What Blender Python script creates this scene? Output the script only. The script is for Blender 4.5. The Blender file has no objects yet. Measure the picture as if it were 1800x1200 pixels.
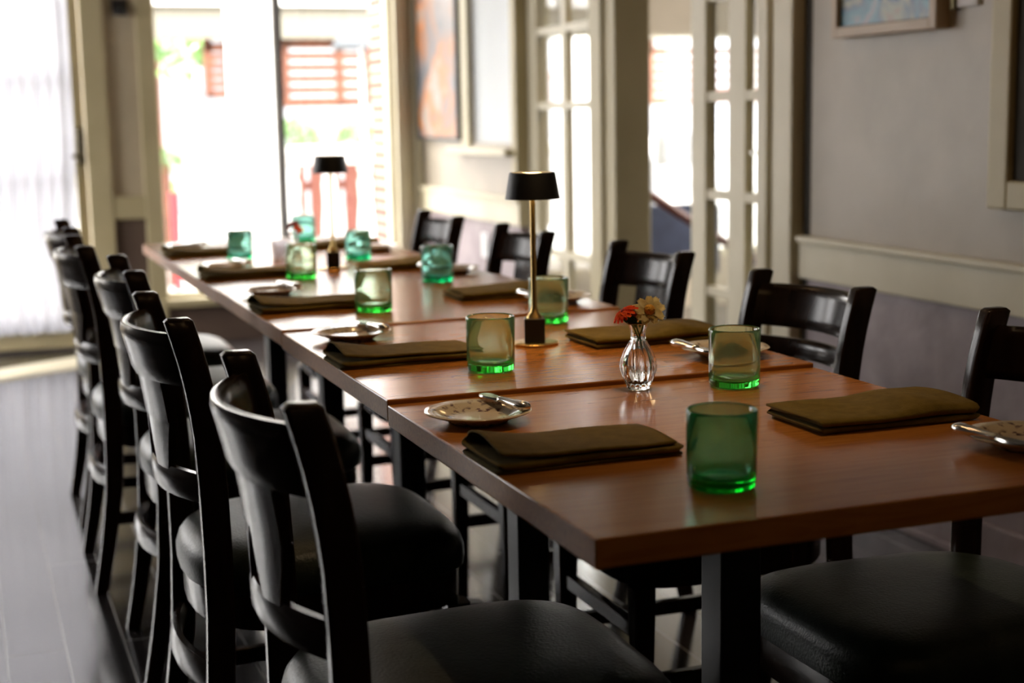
import bpy, bmesh, math, random
from mathutils import Vector, Matrix
random.seed(7)
PI = math.pi
sc = bpy.context.scene
COL = sc.collection

# ------------------------------------------------------------------ camera
cam_d = bpy.data.cameras.new('camera')
cam = bpy.data.objects.new('camera', cam_d)
COL.objects.link(cam)
sc.camera = cam
cam_d.sensor_width = 36.0
cam_d.lens = 51.84
cam_d.clip_start = 0.05
cam_d.clip_end = 300
YAW, PITCH, ROLL = 0.35526, 0.15330, -0.01886
CAM = Vector((-0.5677, -1.3022, 1.1700))
fw = Vector((math.sin(YAW) * math.cos(PITCH), math.cos(YAW) * math.cos(PITCH), -math.sin(PITCH)))
rt = fw.cross(Vector((0, 0, 1))).normalized()
up = rt.cross(fw)
r2 = math.cos(ROLL) * rt + math.sin(ROLL) * up
u2 = -math.sin(ROLL) * rt + math.cos(ROLL) * up
cam.matrix_world = Matrix(((r2.x, u2.x, -fw.x, CAM.x), (r2.y, u2.y, -fw.y, CAM.y), (r2.z, u2.z, -fw.z, CAM.z), (0, 0, 0, 1)))
cam_d.dof.use_dof = True
cam_d.dof.focus_distance = 2.12
cam_d.dof.aperture_fstop = 3.3

# ------------------------------------------------------------------ view, world, sun
sc.view_settings.view_transform = 'Standard'
sc.view_settings.look = 'None'
sc.view_settings.gamma = 1.0
sc.view_settings.use_curve_mapping = False
sc.view_settings.exposure = 1.6

world = bpy.data.worlds.new('sky_world')
sc.world = world
world.use_nodes = True
wn = world.node_tree
wn.nodes.clear()
wo = wn.nodes.new('ShaderNodeOutputWorld')
wb = wn.nodes.new('ShaderNodeBackground')
# overcast-bright sky: dimmer towards the horizon, brighter overhead
wt = wn.nodes.new('ShaderNodeTexCoord')
ws = wn.nodes.new('ShaderNodeSeparateXYZ')
wr = wn.nodes.new('ShaderNodeValToRGB')
wr.color_ramp.elements[0].position = 0.0
wr.color_ramp.elements[0].color = (0.32, 0.315, 0.32, 1)
wr.color_ramp.elements[1].position = 0.55
wr.color_ramp.elements[1].color = (1.0, 0.975, 0.95, 1)
wn.links.new(wt.outputs['Generated'], ws.inputs[0])
wn.links.new(ws.outputs['Z'], wr.inputs[0])
wn.links.new(wr.outputs[0], wb.inputs['Color'])
wb.inputs['Strength'].default_value = 7.0
wn.links.new(wb.outputs[0], wo.inputs[0])

sun_d = bpy.data.lights.new('sun', 'SUN')
sun_d.energy = 3.5
sun_d.angle = 0.02
sun_d.color = (1.0, 0.95, 0.88)
sun = bpy.data.objects.new('sun', sun_d)
COL.objects.link(sun)
# high sun behind the building: it lights the porch and the street side that faces the room
sun.rotation_euler = Vector((-0.45, 0.62, -0.85)).to_track_quat('-Z', 'Y').to_euler()


def portal(name, loc, direction, sx, sy):
    d = bpy.data.lights.new(name, 'AREA')
    d.shape = 'RECTANGLE'
    d.size = sx
    d.size_y = sy
    d.cycles.is_portal = True
    o = bpy.data.objects.new(name, d)
    o.location = loc
    o.rotation_euler = Vector(direction).to_track_quat('-Z', 'Z').to_euler()
    COL.objects.link(o)
    return o


portal('daylight_portal_front', (0.97, 6.82, 1.25), (0, -1, 0), 1.5, 2.4)
portal('daylight_portal_door', (-0.45, 6.82, 1.1), (0, -1, 0), 0.9, 2.2)
portal('daylight_portal_side', (-2.72, 5.35, 1.45), (1, 0, 0), 1.7, 2.1)
portal('daylight_portal_hallway', (5.25, 4.3, 1.5), (-1, 0, 0), 2.4, 1.6)  # for the opening added in the unseen hall side wall
portal('daylight_portal_front_left', (-1.75, 6.82, 1.3), (0, -1, 0), 1.1, 2.0)
portal('daylight_portal_hall', (3.2, 6.82, 1.0), (0, -1, 0), 1.7, 1.5)


# ------------------------------------------------------------------ helpers
def obj(name, bm, mat, parent=None, smooth=False, angle=None):
    me = bpy.data.meshes.new(name)
    bm.normal_update()
    bm.to_mesh(me)
    bm.free()
    o = bpy.data.objects.new(name, me)
    COL.objects.link(o)
    if mat is not None:
        for m in (mat if isinstance(mat, (list, tuple)) else [mat]):
            me.materials.append(m)
    if smooth:
        for p in me.polygons:
            p.use_smooth = True
        if angle:
            try:
                me.set_sharp_from_angle(angle=math.radians(angle))
            except Exception:
                pass
    if parent:
        o.parent = parent
    return o


def tag(o, label, cat=None, group=None):
    o['label'] = label
    if cat:
        o['category'] = cat
    if group:
        o['group'] = group
    return o


def struct(name, bm, mat, parent=None, label=None, smooth=False):
    o = obj(name, bm, mat, parent, smooth)
    if parent is None:
        o['kind'] = 'structure'
    if label:
        o['label'] = label
    return o


def empty(name, loc=(0, 0, 0), rz=0.0):
    o = bpy.data.objects.new(name, None)
    o.empty_display_size = 0.1
    o.location = loc
    o.rotation_euler = (0, 0, rz)
    COL.objects.link(o)
    return o


def kids(o):
    return [c for c in bpy.data.objects if c.parent == o]


def dup(root, loc, rz, label, group=None):
    r = root.copy()
    COL.objects.link(r)
    r.location = loc
    r.rotation_euler = (0, 0, rz)
    r['label'] = label
    if group:
        r['group'] = group
    for c in kids(root):
        k = c.copy()
        COL.objects.link(k)
        k.parent = r
        for g in kids(c):
            q = g.copy()
            COL.objects.link(q)
            q.parent = k
    return r


def box(bm, x0, x1, y0, y1, z0, z1, bev=0.0, seg=2, M=None):
    r = bmesh.ops.create_cube(bm, size=1.0)
    vs = r['verts']
    for v in vs:
        v.co = Vector(((x0 + x1) / 2 + v.co.x * (x1 - x0), (y0 + y1) / 2 + v.co.y * (y1 - y0), (z0 + z1) / 2 + v.co.z * (z1 - z0)))
    if bev > 0:
        es = list({e for v in vs for e in v.link_edges})
        n = bmesh.ops.bevel(bm, geom=vs + es, offset=bev, segments=seg, profile=0.5, affect='EDGES')
        vs = list({v for f in n['faces'] for v in f.verts} | {v for v in vs if v.is_valid})
    if M is not None:
        for v in vs:
            v.co = M @ v.co
    return vs


def bx(*a, **k):
    bm = bmesh.new()
    box(bm, *a, **k)
    return bm


def lathe(bm, prof, n=48, ribs=None, close=False):
    """prof: (r, z) list; ribs(r, z, ang) -> r"""
    rings = []
    for (r, z) in prof:
        if r < 1e-6:
            rings.append([bm.verts.new((0, 0, z))])
        else:
            ring = []
            for i in range(n):
                a = 2 * PI * i / n
                rr = ribs(r, z, a) if ribs else r
                ring.append(bm.verts.new((rr * math.cos(a), rr * math.sin(a), z)))
            rings.append(ring)
    for k in range(len(rings) - 1):
        A, B = rings[k], rings[k + 1]
        if len(A) == 1 and len(B) == 1:
            continue
        for i in range(n):
            j = (i + 1) % n
            if len(A) == 1:
                bm.faces.new((A[0], B[j], B[i]))
            elif len(B) == 1:
                bm.faces.new((A[i], A[j], B[0]))
            else:
                bm.faces.new((A[i], A[j], B[j], B[i]))
    bmesh.ops.recalc_face_normals(bm, faces=bm.faces[:])
    return bm


def tube(bm, pts, rad, n=10, cap=True):
    """pts list of Vectors, rad number or list"""
    pts = [Vector(p) for p in pts]
    rings = []
    prev = None
    for i, p in enumerate(pts):
        if i == 0:
            t = pts[1] - p
        elif i == len(pts) - 1:
            t = p - pts[-2]
        else:
            t = pts[i + 1] - pts[i - 1]
        t.normalize()
        if prev is None:
            a = Vector((0, 0, 1)) if abs(t.z) < 0.9 else Vector((1, 0, 0))
            u = t.cross(a).normalized()
        else:
            u = (prev - t * prev.dot(t)).normalized()
        prev = u
        w = t.cross(u)
        r = rad[i] if isinstance(rad, (list, tuple)) else rad
        rings.append([bm.verts.new(p + (u * math.cos(2 * PI * k / n) + w * math.sin(2 * PI * k / n)) * r) for k in range(n)])
    for A, B in zip(rings, rings[1:]):
        for k in range(n):
            bm.faces.new((A[k], A[(k + 1) % n], B[(k + 1) % n], B[k]))
    if cap:
        bm.faces.new(rings[0][::-1])
        bm.faces.new(rings[-1])
    return bm


def sweep_sections(bm, secs, cap=True):
    """secs: list of closed loops (same count) of points"""
    rings = [[bm.verts.new(p) for p in s] for s in secs]
    n = len(rings[0])
    for A, B in zip(rings, rings[1:]):
        for k in range(n):
            bm.faces.new((A[k], A[(k + 1) % n], B[(k + 1) % n], B[k]))
    if cap:
        bm.faces.new(rings[0][::-1])
        bm.faces.new(rings[-1])
    bmesh.ops.recalc_face_normals(bm, faces=bm.faces[:])
    return bm


def rrect(cx, cy, w, h, r, k=3):
    """rounded rectangle points in 2D"""
    out = []
    for (sx, sy, a0) in ((1, 1, 0), (-1, 1, PI / 2), (-1, -1, PI), (1, -1, 1.5 * PI)):
        for i in range(k + 1):
            a = a0 + PI / 2 * i / k
            out.append((cx + sx * (w / 2 - r) + r * math.cos(a), cy + sy * (h / 2 - r) + r * math.sin(a)))
    return out


# ------------------------------------------------------------------ materials
def mat(name, color=(0.8, 0.8, 0.8), rough=0.5, metal=0.0, **kw):
    m = bpy.data.materials.new(name)
    m.use_nodes = True
    b = m.node_tree.nodes['Principled BSDF']
    b.inputs['Base Color'].default_value = (*color, 1)
    b.inputs['Roughness'].default_value = rough
    b.inputs['Metallic'].default_value = metal
    for k, v in kw.items():
        b.inputs[k.replace('_', ' ')].default_value = v
    return m


def N(m, t, **kw):
    n = m.node_tree.nodes.new(t)
    for k, v in kw.items():
        setattr(n, k, v)
    return n


def noise_color(m, c1, c2, scale=8.0, detail=4.0, stretch=(1, 1, 1), bump=0.0, bscale=None, p0=0.35, p1=0.65, space='Object'):
    nt = m.node_tree
    b = nt.nodes['Principled BSDF']
    tc = N(m, 'ShaderNodeTexCoord')
    mp = N(m, 'ShaderNodeMapping')
    mp.inputs['Scale'].default_value = stretch
    nz = N(m, 'ShaderNodeTexNoise')
    nz.inputs['Scale'].default_value = scale
    nz.inputs['Detail'].default_value = detail
    rp = N(m, 'ShaderNodeValToRGB')
    rp.color_ramp.elements[0].position = p0
    rp.color_ramp.elements[1].position = p1
    rp.color_ramp.elements[0].color = (*c1, 1)
    rp.color_ramp.elements[1].color = (*c2, 1)
    nt.links.new(tc.outputs[space], mp.inputs[0])
    nt.links.new(mp.outputs[0], nz.inputs['Vector'])
    nt.links.new(nz.outputs['Fac'], rp.inputs[0])
    nt.links.new(rp.outputs[0], b.inputs['Base Color'])
    if bump > 0:
        bp = N(m, 'ShaderNodeBump')
        bp.inputs['Strength'].default_value = bump
        bp.inputs['Distance'].default_value = 0.01
        n2 = nz
        if bscale:
            n2 = N(m, 'ShaderNodeTexNoise')
            n2.inputs['Scale'].default_value = bscale
            n2.inputs['Detail'].default_value = 3
            nt.links.new(mp.outputs[0], n2.inputs['Vector'])
        nt.links.new(n2.outputs['Fac'], bp.inputs['Height'])
        nt.links.new(bp.outputs[0], b.inputs['Normal'])
    return m


M = {}
M['wall'] = noise_color(mat('grey_wall_paint', rough=0.42), (0.33, 0.285, 0.22), (0.42, 0.365, 0.285), 2.6, 5, bump=0.35, bscale=9)
M['wainscot'] = noise_color(mat('lilac_grey_wainscot', rough=0.5), (0.25, 0.195, 0.205), (0.35, 0.285, 0.295), 7, 6, bump=0.5, bscale=14)
M['trim'] = noise_color(mat('cream_trim_paint', rough=0.45), (0.58, 0.52, 0.36), (0.66, 0.60, 0.44), 3, 3)
M['trim_beige'] = noise_color(mat('beige_trim_paint', rough=0.5), (0.44, 0.375, 0.22), (0.50, 0.43, 0.26), 3, 3)
M['dim_wall'] = noise_color(mat('dark_umber_paint', rough=0.6), (0.045, 0.034, 0.028), (0.06, 0.046, 0.038), 3, 3)
M['groove'] = mat('dark_groove', (0.03, 0.025, 0.015), 0.8)
M['far_panel'] = noise_color(mat('taupe_panel_paint', rough=0.6), (0.50, 0.42, 0.30), (0.56, 0.47, 0.34), 4, 3)
M['far_low'] = noise_color(mat('brown_lower_panel', rough=0.6), (0.09, 0.058, 0.045), (0.12, 0.08, 0.06), 5, 3)
M['ceiling'] = mat('ceiling_paint', (0.20, 0.18, 0.15), 0.8)
M['white'] = mat('white_paint', (0.80, 0.80, 0.78), 0.45)
M['dark_wood'] = noise_color(mat('espresso_chair_wood', rough=0.22), (0.012, 0.0055, 0.003), (0.024, 0.011, 0.006), 6, 5, stretch=(4, 4, 0.6))
M['dark_wood'].node_tree.nodes['Principled BSDF'].inputs['Specular IOR Level'].default_value = 0.28
M['vinyl'] = noise_color(mat('dark_green_vinyl', rough=0.36), (0.012, 0.018, 0.014), (0.020, 0.028, 0.022), 30, 3, bump=0.12, bscale=220)
M['vinyl'].node_tree.nodes['Principled BSDF'].inputs['Specular IOR Level'].default_value = 0.20
M['black_metal'] = mat('black_powder_metal', (0.008, 0.008, 0.009), 0.42)
M['black_shade'] = mat('matte_black_shade', (0.006, 0.006, 0.006), 0.5)
M['brass'] = mat('brushed_brass', (0.70, 0.47, 0.16), 0.27, 1.0)
M['silver'] = mat('polished_steel', (0.78, 0.76, 0.72), 0.16, 1.0)
M['napkin'] = noise_color(mat('olive_linen', rough=0.92), (0.120, 0.080, 0.013), (0.155, 0.104, 0.019), 60, 4, bump=0.25, bscale=500)
M['napkin'].node_tree.nodes['Principled BSDF'].inputs['Specular IOR Level'].default_value = 0.15
M['rail_wood'] = mat('red_brown_handrail', (0.10, 0.025, 0.012), 0.3)
M['navy'] = noise_color(mat('navy_upholstery', rough=0.8), (0.022, 0.030, 0.060), (0.035, 0.045, 0.085), 12, 3)
M['old_brass'] = mat('aged_brass', (0.10, 0.08, 0.035), 0.4, 0.8)
M['leaf'] = mat('leaf_green', (0.03, 0.09, 0.015), 0.5)
M['stem'] = mat('stem_green', (0.10, 0.20, 0.03), 0.5)
M['paper'] = mat('white_card', (0.8, 0.8, 0.82), 0.7)


def wood_mat(name, c1, c2, c3, along='x', rough=0.22):
    m = mat(name, rough=rough)
    nt = m.node_tree
    b = nt.nodes['Principled BSDF']
    tc = N(m, 'ShaderNodeTexCoord')
    mp = N(m, 'ShaderNodeMapping')
    mp.inputs['Scale'].default_value = (0.9, 7.5, 7.5) if along == 'x' else (7.5, 0.9, 7.5)
    oi = N(m, 'ShaderNodeObjectInfo')
    ad = N(m, 'ShaderNodeVectorMath', operation='ADD')
    sc_ = N(m, 'ShaderNodeVectorMath', operation='SCALE')
    cb = N(m, 'ShaderNodeCombineXYZ')
    for i in range(3):
        nt.links.new(oi.outputs['Random'], cb.inputs[i])
    sc_.inputs['Scale'].default_value = 9.0
    nt.links.new(cb.outputs[0], sc_.inputs[0])
    nt.links.new(tc.outputs['Object'], ad.inputs[0])
    nt.links.new(sc_.outputs[0], ad.inputs[1])
    nt.links.new(ad.outputs[0], mp.inputs[0])
    n1 = N(m, 'ShaderNodeTexNoise')
    n1.inputs['Scale'].default_value = 1.3
    n1.inputs['Detail'].default_value = 2
    nt.links.new(mp.outputs[0], n1.inputs['Vector'])
    # growth rings = contour lines of a smooth stretched field
    mu = N(m, 'ShaderNodeMath', operation='MULTIPLY')
    mu.inputs[1].default_value = 34.0
    nt.links.new(n1.outputs['Fac'], mu.inputs[0])
    fr = N(m, 'ShaderNodeMath', operation='FRACT')
    nt.links.new(mu.outputs[0], fr.inputs[0])
    n2 = N(m, 'ShaderNodeTexNoise')
    n2.inputs['Scale'].default_value = 22
    n2.inputs['Detail'].default_value = 5
    mp2 = N(m, 'ShaderNodeMapping')
    mp2.inputs['Scale'].default_value = (0.35, 6, 6) if along == 'x' else (6, 0.35, 6)
    nt.links.new(ad.outputs[0], mp2.inputs[0])
    nt.links.new(mp2.outputs[0], n2.inputs['Vector'])
    mx = N(m, 'ShaderNodeMath', operation='MULTIPLY_ADD')
    mx.inputs[1].default_value = 0.22
    nt.links.new(fr.outputs[0], mx.inputs[0])
    mm = N(m, 'ShaderNodeMath', operation='MULTIPLY')
    mm.inputs[1].default_value = 0.95
    nt.links.new(n2.outputs['Fac'], mm.inputs[0])
    nt.links.new(mm.outputs[0], mx.inputs[2])
    rp = N(m, 'ShaderNodeValToRGB')
    e = rp.color_ramp.elements
    e[0].position = 0.2
    e[0].color = (*c1, 1)
    e[1].position = 0.95
    e[1].color = (*c3, 1)
    k = e.new(0.55)
    k.color = (*c2, 1)
    nt.links.new(mx.outputs[0], rp.inputs[0])
    nt.links.new(rp.outputs[0], b.inputs['Base Color'])
    bp = N(m, 'ShaderNodeBump')
    bp.inputs['Strength'].default_value = 0.03
    bp.inputs['Distance'].default_value = 0.001
    nt.links.new(n2.outputs['Fac'], bp.inputs['Height'])
    nt.links.new(bp.outputs[0], b.inputs['Normal'])
    return m


M['table'] = wood_mat('stained_oak_top', (0.27, 0.090, 0.015), (0.38, 0.138, 0.024), (0.46, 0.185, 0.038), 'x', 0.20)


M['table'].node_tree.nodes['Principled BSDF'].inputs['Specular IOR Level'].default_value = 0.42


def floor_mat():
    m = mat('dark_plank_floor', rough=0.2)
    nt = m.node_tree
    b = nt.nodes['Principled BSDF']
    tc = N(m, 'ShaderNodeTexCoord')
    mp = N(m, 'ShaderNodeMapping')
    mp.inputs['Rotation'].default_value = (0, 0, PI / 2)
    mp.inputs['Location'].default_value = (0, 0.035, 0)
    br = N(m, 'ShaderNodeTexBrick')
    br.inputs['Scale'].default_value = 1.0
    br.inputs['Brick Width'].default_value = 1.35
    br.inputs['Row Height'].default_value = 0.127
    br.inputs['Mortar Size'].default_value = 0.0022
    br.inputs['Mortar Smooth'].default_value = 0.2
    br.inputs['Color1'].default_value = (0.014, 0.012, 0.013, 1)
    br.inputs['Color2'].default_value = (0.022, 0.019, 0.020, 1)
    br.inputs['Mortar'].default_value = (0.16, 0.155, 0.15, 1)
    nt.links.new(tc.outputs['Object'], mp.inputs[0])
    nt.links.new(mp.outputs[0], br.inputs['Vector'])
    nt.links.new(br.outputs['Color'], b.inputs['Base Color'])
    nz = N(m, 'ShaderNodeTexNoise')
    nz.inputs['Scale'].default_value = 3.0
    nz.inputs['Detail'].default_value = 5
    mr = N(m, 'ShaderNodeMapRange')
    mr.inputs['To Min'].default_value = 0.10
    mr.inputs['To Max'].default_value = 0.20
    b.inputs['Coat Weight'].default_value = 0.35
    b.inputs['Coat Roughness'].default_value = 0.10
    nt.links.new(tc.outputs['Object'], nz.inputs['Vector'])
    nt.links.new(nz.outputs['Fac'], mr.inputs['Value'])
    nt.links.new(mr.outputs[0], b.inputs['Roughness'])
    bp = N(m, 'ShaderNodeBump')
    bp.inputs['Strength'].default_value = 0.3
    bp.inputs['Distance'].default_value = 0.002
    bp.invert = True
    nt.links.new(br.outputs['Fac'], bp.inputs['Height'])
    nt.links.new(bp.outputs[0], b.inputs['Normal'])
    return m


M['floor'] = floor_mat()


def glass_mat(name, absorb, density, rough=0.0, ior=1.48, cloud=0.0, ccol=(1, 1, 1)):
    m = bpy.data.materials.new(name)
    m.use_nodes = True
    nt = m.node_tree
    nt.nodes.clear()
    out = nt.nodes.new('ShaderNodeOutputMaterial')
    g = nt.nodes.new('ShaderNodeBsdfGlass')
    g.inputs['IOR'].default_value = ior
    g.inputs['Roughness'].default_value = rough
    g.inputs['Color'].default_value = (1, 1, 1, 1)
    if cloud > 0:
        # milky share added to brighten tumblers like refracted window light; frosts the cup
        tl = nt.nodes.new('ShaderNodeBsdfTranslucent')
        tl.inputs['Color'].default_value = (*ccol, 1)
        mx = nt.nodes.new('ShaderNodeMixShader')
        mx.inputs[0].default_value = cloud
        nt.links.new(g.outputs[0], mx.inputs[1])
        nt.links.new(tl.outputs[0], mx.inputs[2])
        nt.links.new(mx.outputs[0], out.inputs['Surface'])
    else:
        nt.links.new(g.outputs[0], out.inputs['Surface'])
    if density > 0:
        a = nt.nodes.new('ShaderNodeVolumeAbsorption')
        a.inputs['Color'].default_value = (*absorb, 1)
        a.inputs['Density'].default_value = density
        nt.links.new(a.outputs[0], out.inputs['Volume'])
    return m


M['glass_green'] = glass_mat('green_recycled_glass', (0.42, 0.91, 0.50), 85, cloud=0.055, ccol=(0.80, 0.95, 0.60))
M['glass_teal'] = glass_mat('teal_recycled_glass', (0.05, 0.90, 0.78), 140, cloud=0.045, ccol=(0.3, 0.9, 0.75))
M['glass_deep'] = glass_mat('deep_green_glass', (0.22, 0.91, 0.62), 170, cloud=0.075, ccol=(0.30, 0.85, 0.50))
M['glass_clear'] = glass_mat('clear_glass', (1, 1, 1), 0)
M['frost'] = glass_mat('frosted_white_glass', (1, 1, 1), 0, 0.4, cloud=0.8, ccol=(0.9, 0.9, 0.95))
M['water'] = glass_mat('water', (1, 1, 1), 0, ior=1.33)


def pane_mat(name, refl=0.06, tint=(1, 1, 1)):
    m = bpy.data.materials.new(name)
    m.use_nodes = True
    nt = m.node_tree
    nt.nodes.clear()
    out = nt.nodes.new('ShaderNodeOutputMaterial')
    t = nt.nodes.new('ShaderNodeBsdfTransparent')
    t.inputs['Color'].default_value = (*tint, 1)
    g = nt.nodes.new('ShaderNodeBsdfGlossy')
    g.inputs['Roughness'].default_value = 0.02
    mx = nt.nodes.new('ShaderNodeMixShader')
    mx.inputs[0].default_value = refl
    nt.links.new(t.outputs[0], mx.inputs[1])
    nt.links.new(g.outputs[0], mx.inputs[2])
    nt.links.new(mx.outputs[0], out.inputs['Surface'])
    return m


M['pane'] = pane_mat('window_pane', 0.05)
M['pane_dusty'] = pane_mat('door_pane', 0.10, (0.9, 0.92, 0.93))


def sheer_mat(name, color, transp):
    m = bpy.data.materials.new(name)
    m.use_nodes = True
    nt = m.node_tree
    nt.nodes.clear()
    out = nt.nodes.new('ShaderNodeOutputMaterial')
    t = nt.nodes.new('ShaderNodeBsdfTransparent')
    d = nt.nodes.new('ShaderNodeBsdfDiffuse')
    d.inputs['Color'].default_value = (*color, 1)
    s = nt.nodes.new('ShaderNodeBsdfTranslucent')
    s.inputs['Color'].default_value = (*color, 1)
    m1 = nt.nodes.new('ShaderNodeMixShader')
    m1.inputs[0].default_value = 0.6
    nt.links.new(d.outputs[0], m1.inputs[1])
    nt.links.new(s.outputs[0], m1.inputs[2])
    m2 = nt.nodes.new('ShaderNodeMixShader')
    m2.inputs[0].default_value = transp
    nt.links.new(m1.outputs[0], m2.inputs[1])
    nt.links.new(t.outputs[0], m2.inputs[2])
    nt.links.new(m2.outputs[0], out.inputs['Surface'])
    return m


M['sheer'] = sheer_mat('sheer_curtain_cloth', (0.33, 0.33, 0.36), 0.02)
M['shade_cloth'] = sheer_mat('roller_shade_cloth', (0.85, 0.87, 0.88), 0.0)


def emit(name, color, strength):
    m = bpy.data.materials.new(name)
    m.use_nodes = True
    nt = m.node_tree
    nt.nodes.clear()
    out = nt.nodes.new('ShaderNodeOutputMaterial')
    e = nt.nodes.new('ShaderNodeEmission')
    e.inputs['Color'].default_value = (*color, 1)
    e.inputs['Strength'].default_value = strength
    nt.links.new(e.outputs[0], out.inputs['Surface'])
    return m


M['lamp_glow'] = emit('lamp_led_disc', (1.0, 0.66, 0.30), 12.0)
M['bulb_glow'] = emit('downlight_bulb', (1.0, 0.62, 0.30), 60.0)


def brick_mat(name, c1, c2, mortar):
    m = mat(name, rough=0.85)
    nt = m.node_tree
    b = nt.nodes['Principled BSDF']
    tc = N(m, 'ShaderNodeTexCoord')
    mp = N(m, 'ShaderNodeMapping')
    mp.inputs['Rotation'].default_value = (PI / 2, 0, 0)
    br = N(m, 'ShaderNodeTexBrick')
    br.inputs['Scale'].default_value = 1.0
    br.inputs['Brick Width'].default_value = 0.21
    br.inputs['Row Height'].default_value = 0.075
    br.inputs['Mortar Size'].default_value = 0.008
    br.inputs['Color1'].default_value = (*c1, 1)
    br.inputs['Color2'].default_value = (*c2, 1)
    br.inputs['Mortar'].default_value = (*mortar, 1)
    nt.links.new(tc.outputs['Object'], mp.inputs[0])
    nt.links.new(mp.outputs[0], br.inputs['Vector'])
    nt.links.new(br.outputs['Color'], b.inputs['Base Color'])
    return m


M['brick'] = brick_mat('red_brick', (0.22, 0.065, 0.045), (0.32, 0.12, 0.085), (0.42, 0.38, 0.35))
M['slat'] = noise_color(mat('terracotta_slat', rough=0.7), (0.085, 0.026, 0.012), (0.13, 0.042, 0.018), 6, 3)
M['fence_red'] = mat('red_brown_boards', (0.16, 0.05, 0.035), 0.8)
M['siding'] = mat('pale_siding', (0.20, 0.20, 0.21), 0.6)
M['dark_slate'] = mat('slate_grey', (0.10, 0.11, 0.12), 0.7)  # even slate tone shared by mullion, roof, sign and patio chair
M['foliage'] = noise_color(mat('shrub_leaves', rough=0.6), (0.03, 0.09, 0.015), (0.12, 0.24, 0.04), 9, 4)
M['concrete'] = noise_color(mat('pale_concrete', rough=0.8), (0.22, 0.21, 0.20), (0.28, 0.27, 0.25), 2, 4)
M['red'] = mat('red_plastic', (0.55, 0.03, 0.04), 0.4)
M['car_paint'] = mat('silver_blue_car_paint', (0.30, 0.36, 0.42), 0.25, 0.4)
M['umbrella'] = mat('charcoal_canvas', (0.07, 0.08, 0.09), 0.8)

# ------------------------------------------------------------------ room shell
XR, YF, XL, YB, H = 1.85, 6.60, -2.6, -3.6, 2.75
TW = 0.14

bm = bx(XL - TW, 5.2, YB - TW, YF + 0.25, -0.12, 0.0)
struct('floor', bm, M['floor'], label='dark glossy plank floor')
struct('ceiling', bx(XL - TW, 5.2, YB - TW, YF + 0.25, H, H + 0.12), M['ceiling'])

# far wall, pierced by the door and the big front window
bm = bmesh.new()
y0, y1 = YF, YF + TW
box(bm, XL - TW, -2.35, y0, y1, 0, H)
box(bm, -2.35, -1.15, y0, y1, 0, 0.25)
box(bm, -2.35, -1.15, y0, y1, 2.32, H)
box(bm, -1.15, -1.02, y0, y1, 0, H)
box(bm, -1.02, 0.06, y0, y1, 2.32, H)
box(bm, 0.06, 0.40, y0, y1, 0, H)
box(bm, 0.40, 1.71, y0, y1, 0, 0.22)
box(bm, 0.40, 1.71, y0, y1, 2.5, H)
box(bm, 1.71, 2.35, y0, y1, 0, H)
box(bm, 2.35, 4.05, y0, y1, 0, 0.30)
box(bm, 2.35, 4.05, y0, y1, 1.62, H)
box(bm, 4.05, 5.2, y0, y1, 0, H)
struct('wall_far', bm, M['far_panel'], label='taupe far wall with door and tall front window')

bm = bmesh.new()
box(bm, 0.175, 0.335, YF - 0.006, YF, 0.02, 0.665)
box(bm, 0.40, XR, YF - 0.012, YF, 0.0, 0.19)
struct('wall_far_lower_panel', bm, M['far_low'], label='dark brown lower panel of the far wall')

bm = bmesh.new()
box(bm, 0.055, 0.175, YF - 0.035, YF, 0, 2.4, 0.006)
box(bm, 0.335, 0.425, YF - 0.035, YF, 0, 2.6, 0.006)
box(bm, 0.175, 0.335, YF - 0.03, YF, 0.665, 0.785, 0.006)
box(bm, 0.175, 0.335, YF - 0.03, YF, 2.3, 2.4, 0.006)
box(bm, -1.10, 0.055, YF - 0.035, YF, 2.3, 2.4, 0.006)
box(bm, -1.10, -1.0, YF - 0.035, YF, 0, 2.3, 0.006)
struct('trim_1', bm, M['trim_beige'], label='beige casing around the far door')

# front window
w = struct('window_1', bx(0.40, 0.435, YF + 0.02, YF + 0.10, 0.22, 2.5), M['trim'], label='tall two-pane front window onto the porch')
bm = bmesh.new()
box(bm, 1.675, 1.71, YF + 0.02, YF + 0.10, 0.22, 2.5)
box(bm, 0.435, 1.675, YF + 0.02, YF + 0.10, 0.22, 0.262)
box(bm, 0.435, 1.675, YF + 0.02, YF + 0.10, 2.45, 2.5)
obj('window_frame', bm, M['trim'], w)
obj('mullion', bx(1.070, 1.098, YF + 0.03, YF + 0.08, 0.262, 2.45), M['dark_slate'], w)
obj('mullion', bx(1.045, 1.069, YF + 0.03, YF + 0.085, 0.262, 2.45), M['white'], w)
obj('window_sill', bx(0.39, 1.86, YF - 0.05, YF + 0.02, 0.19, 0.235, 0.005), M['trim_beige'], w)
obj('pane', bx(0.435, 1.675, YF + 0.05, YF + 0.056, 0.262, 2.45), M['pane'], w)
bm = bmesh.new()
for k, (a, b, dz) in enumerate(((1.70, 1.76, 0.045), (1.765, 1.80, 0.03), (1.805, 1.848, 0.05))):
    box(bm, a, b, YF - dz, YF, 0.235, 2.7, 0.006)
struct('trim_2', bm, M['trim'], label='ribbed cream casing in the corner right of the front window')

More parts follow.
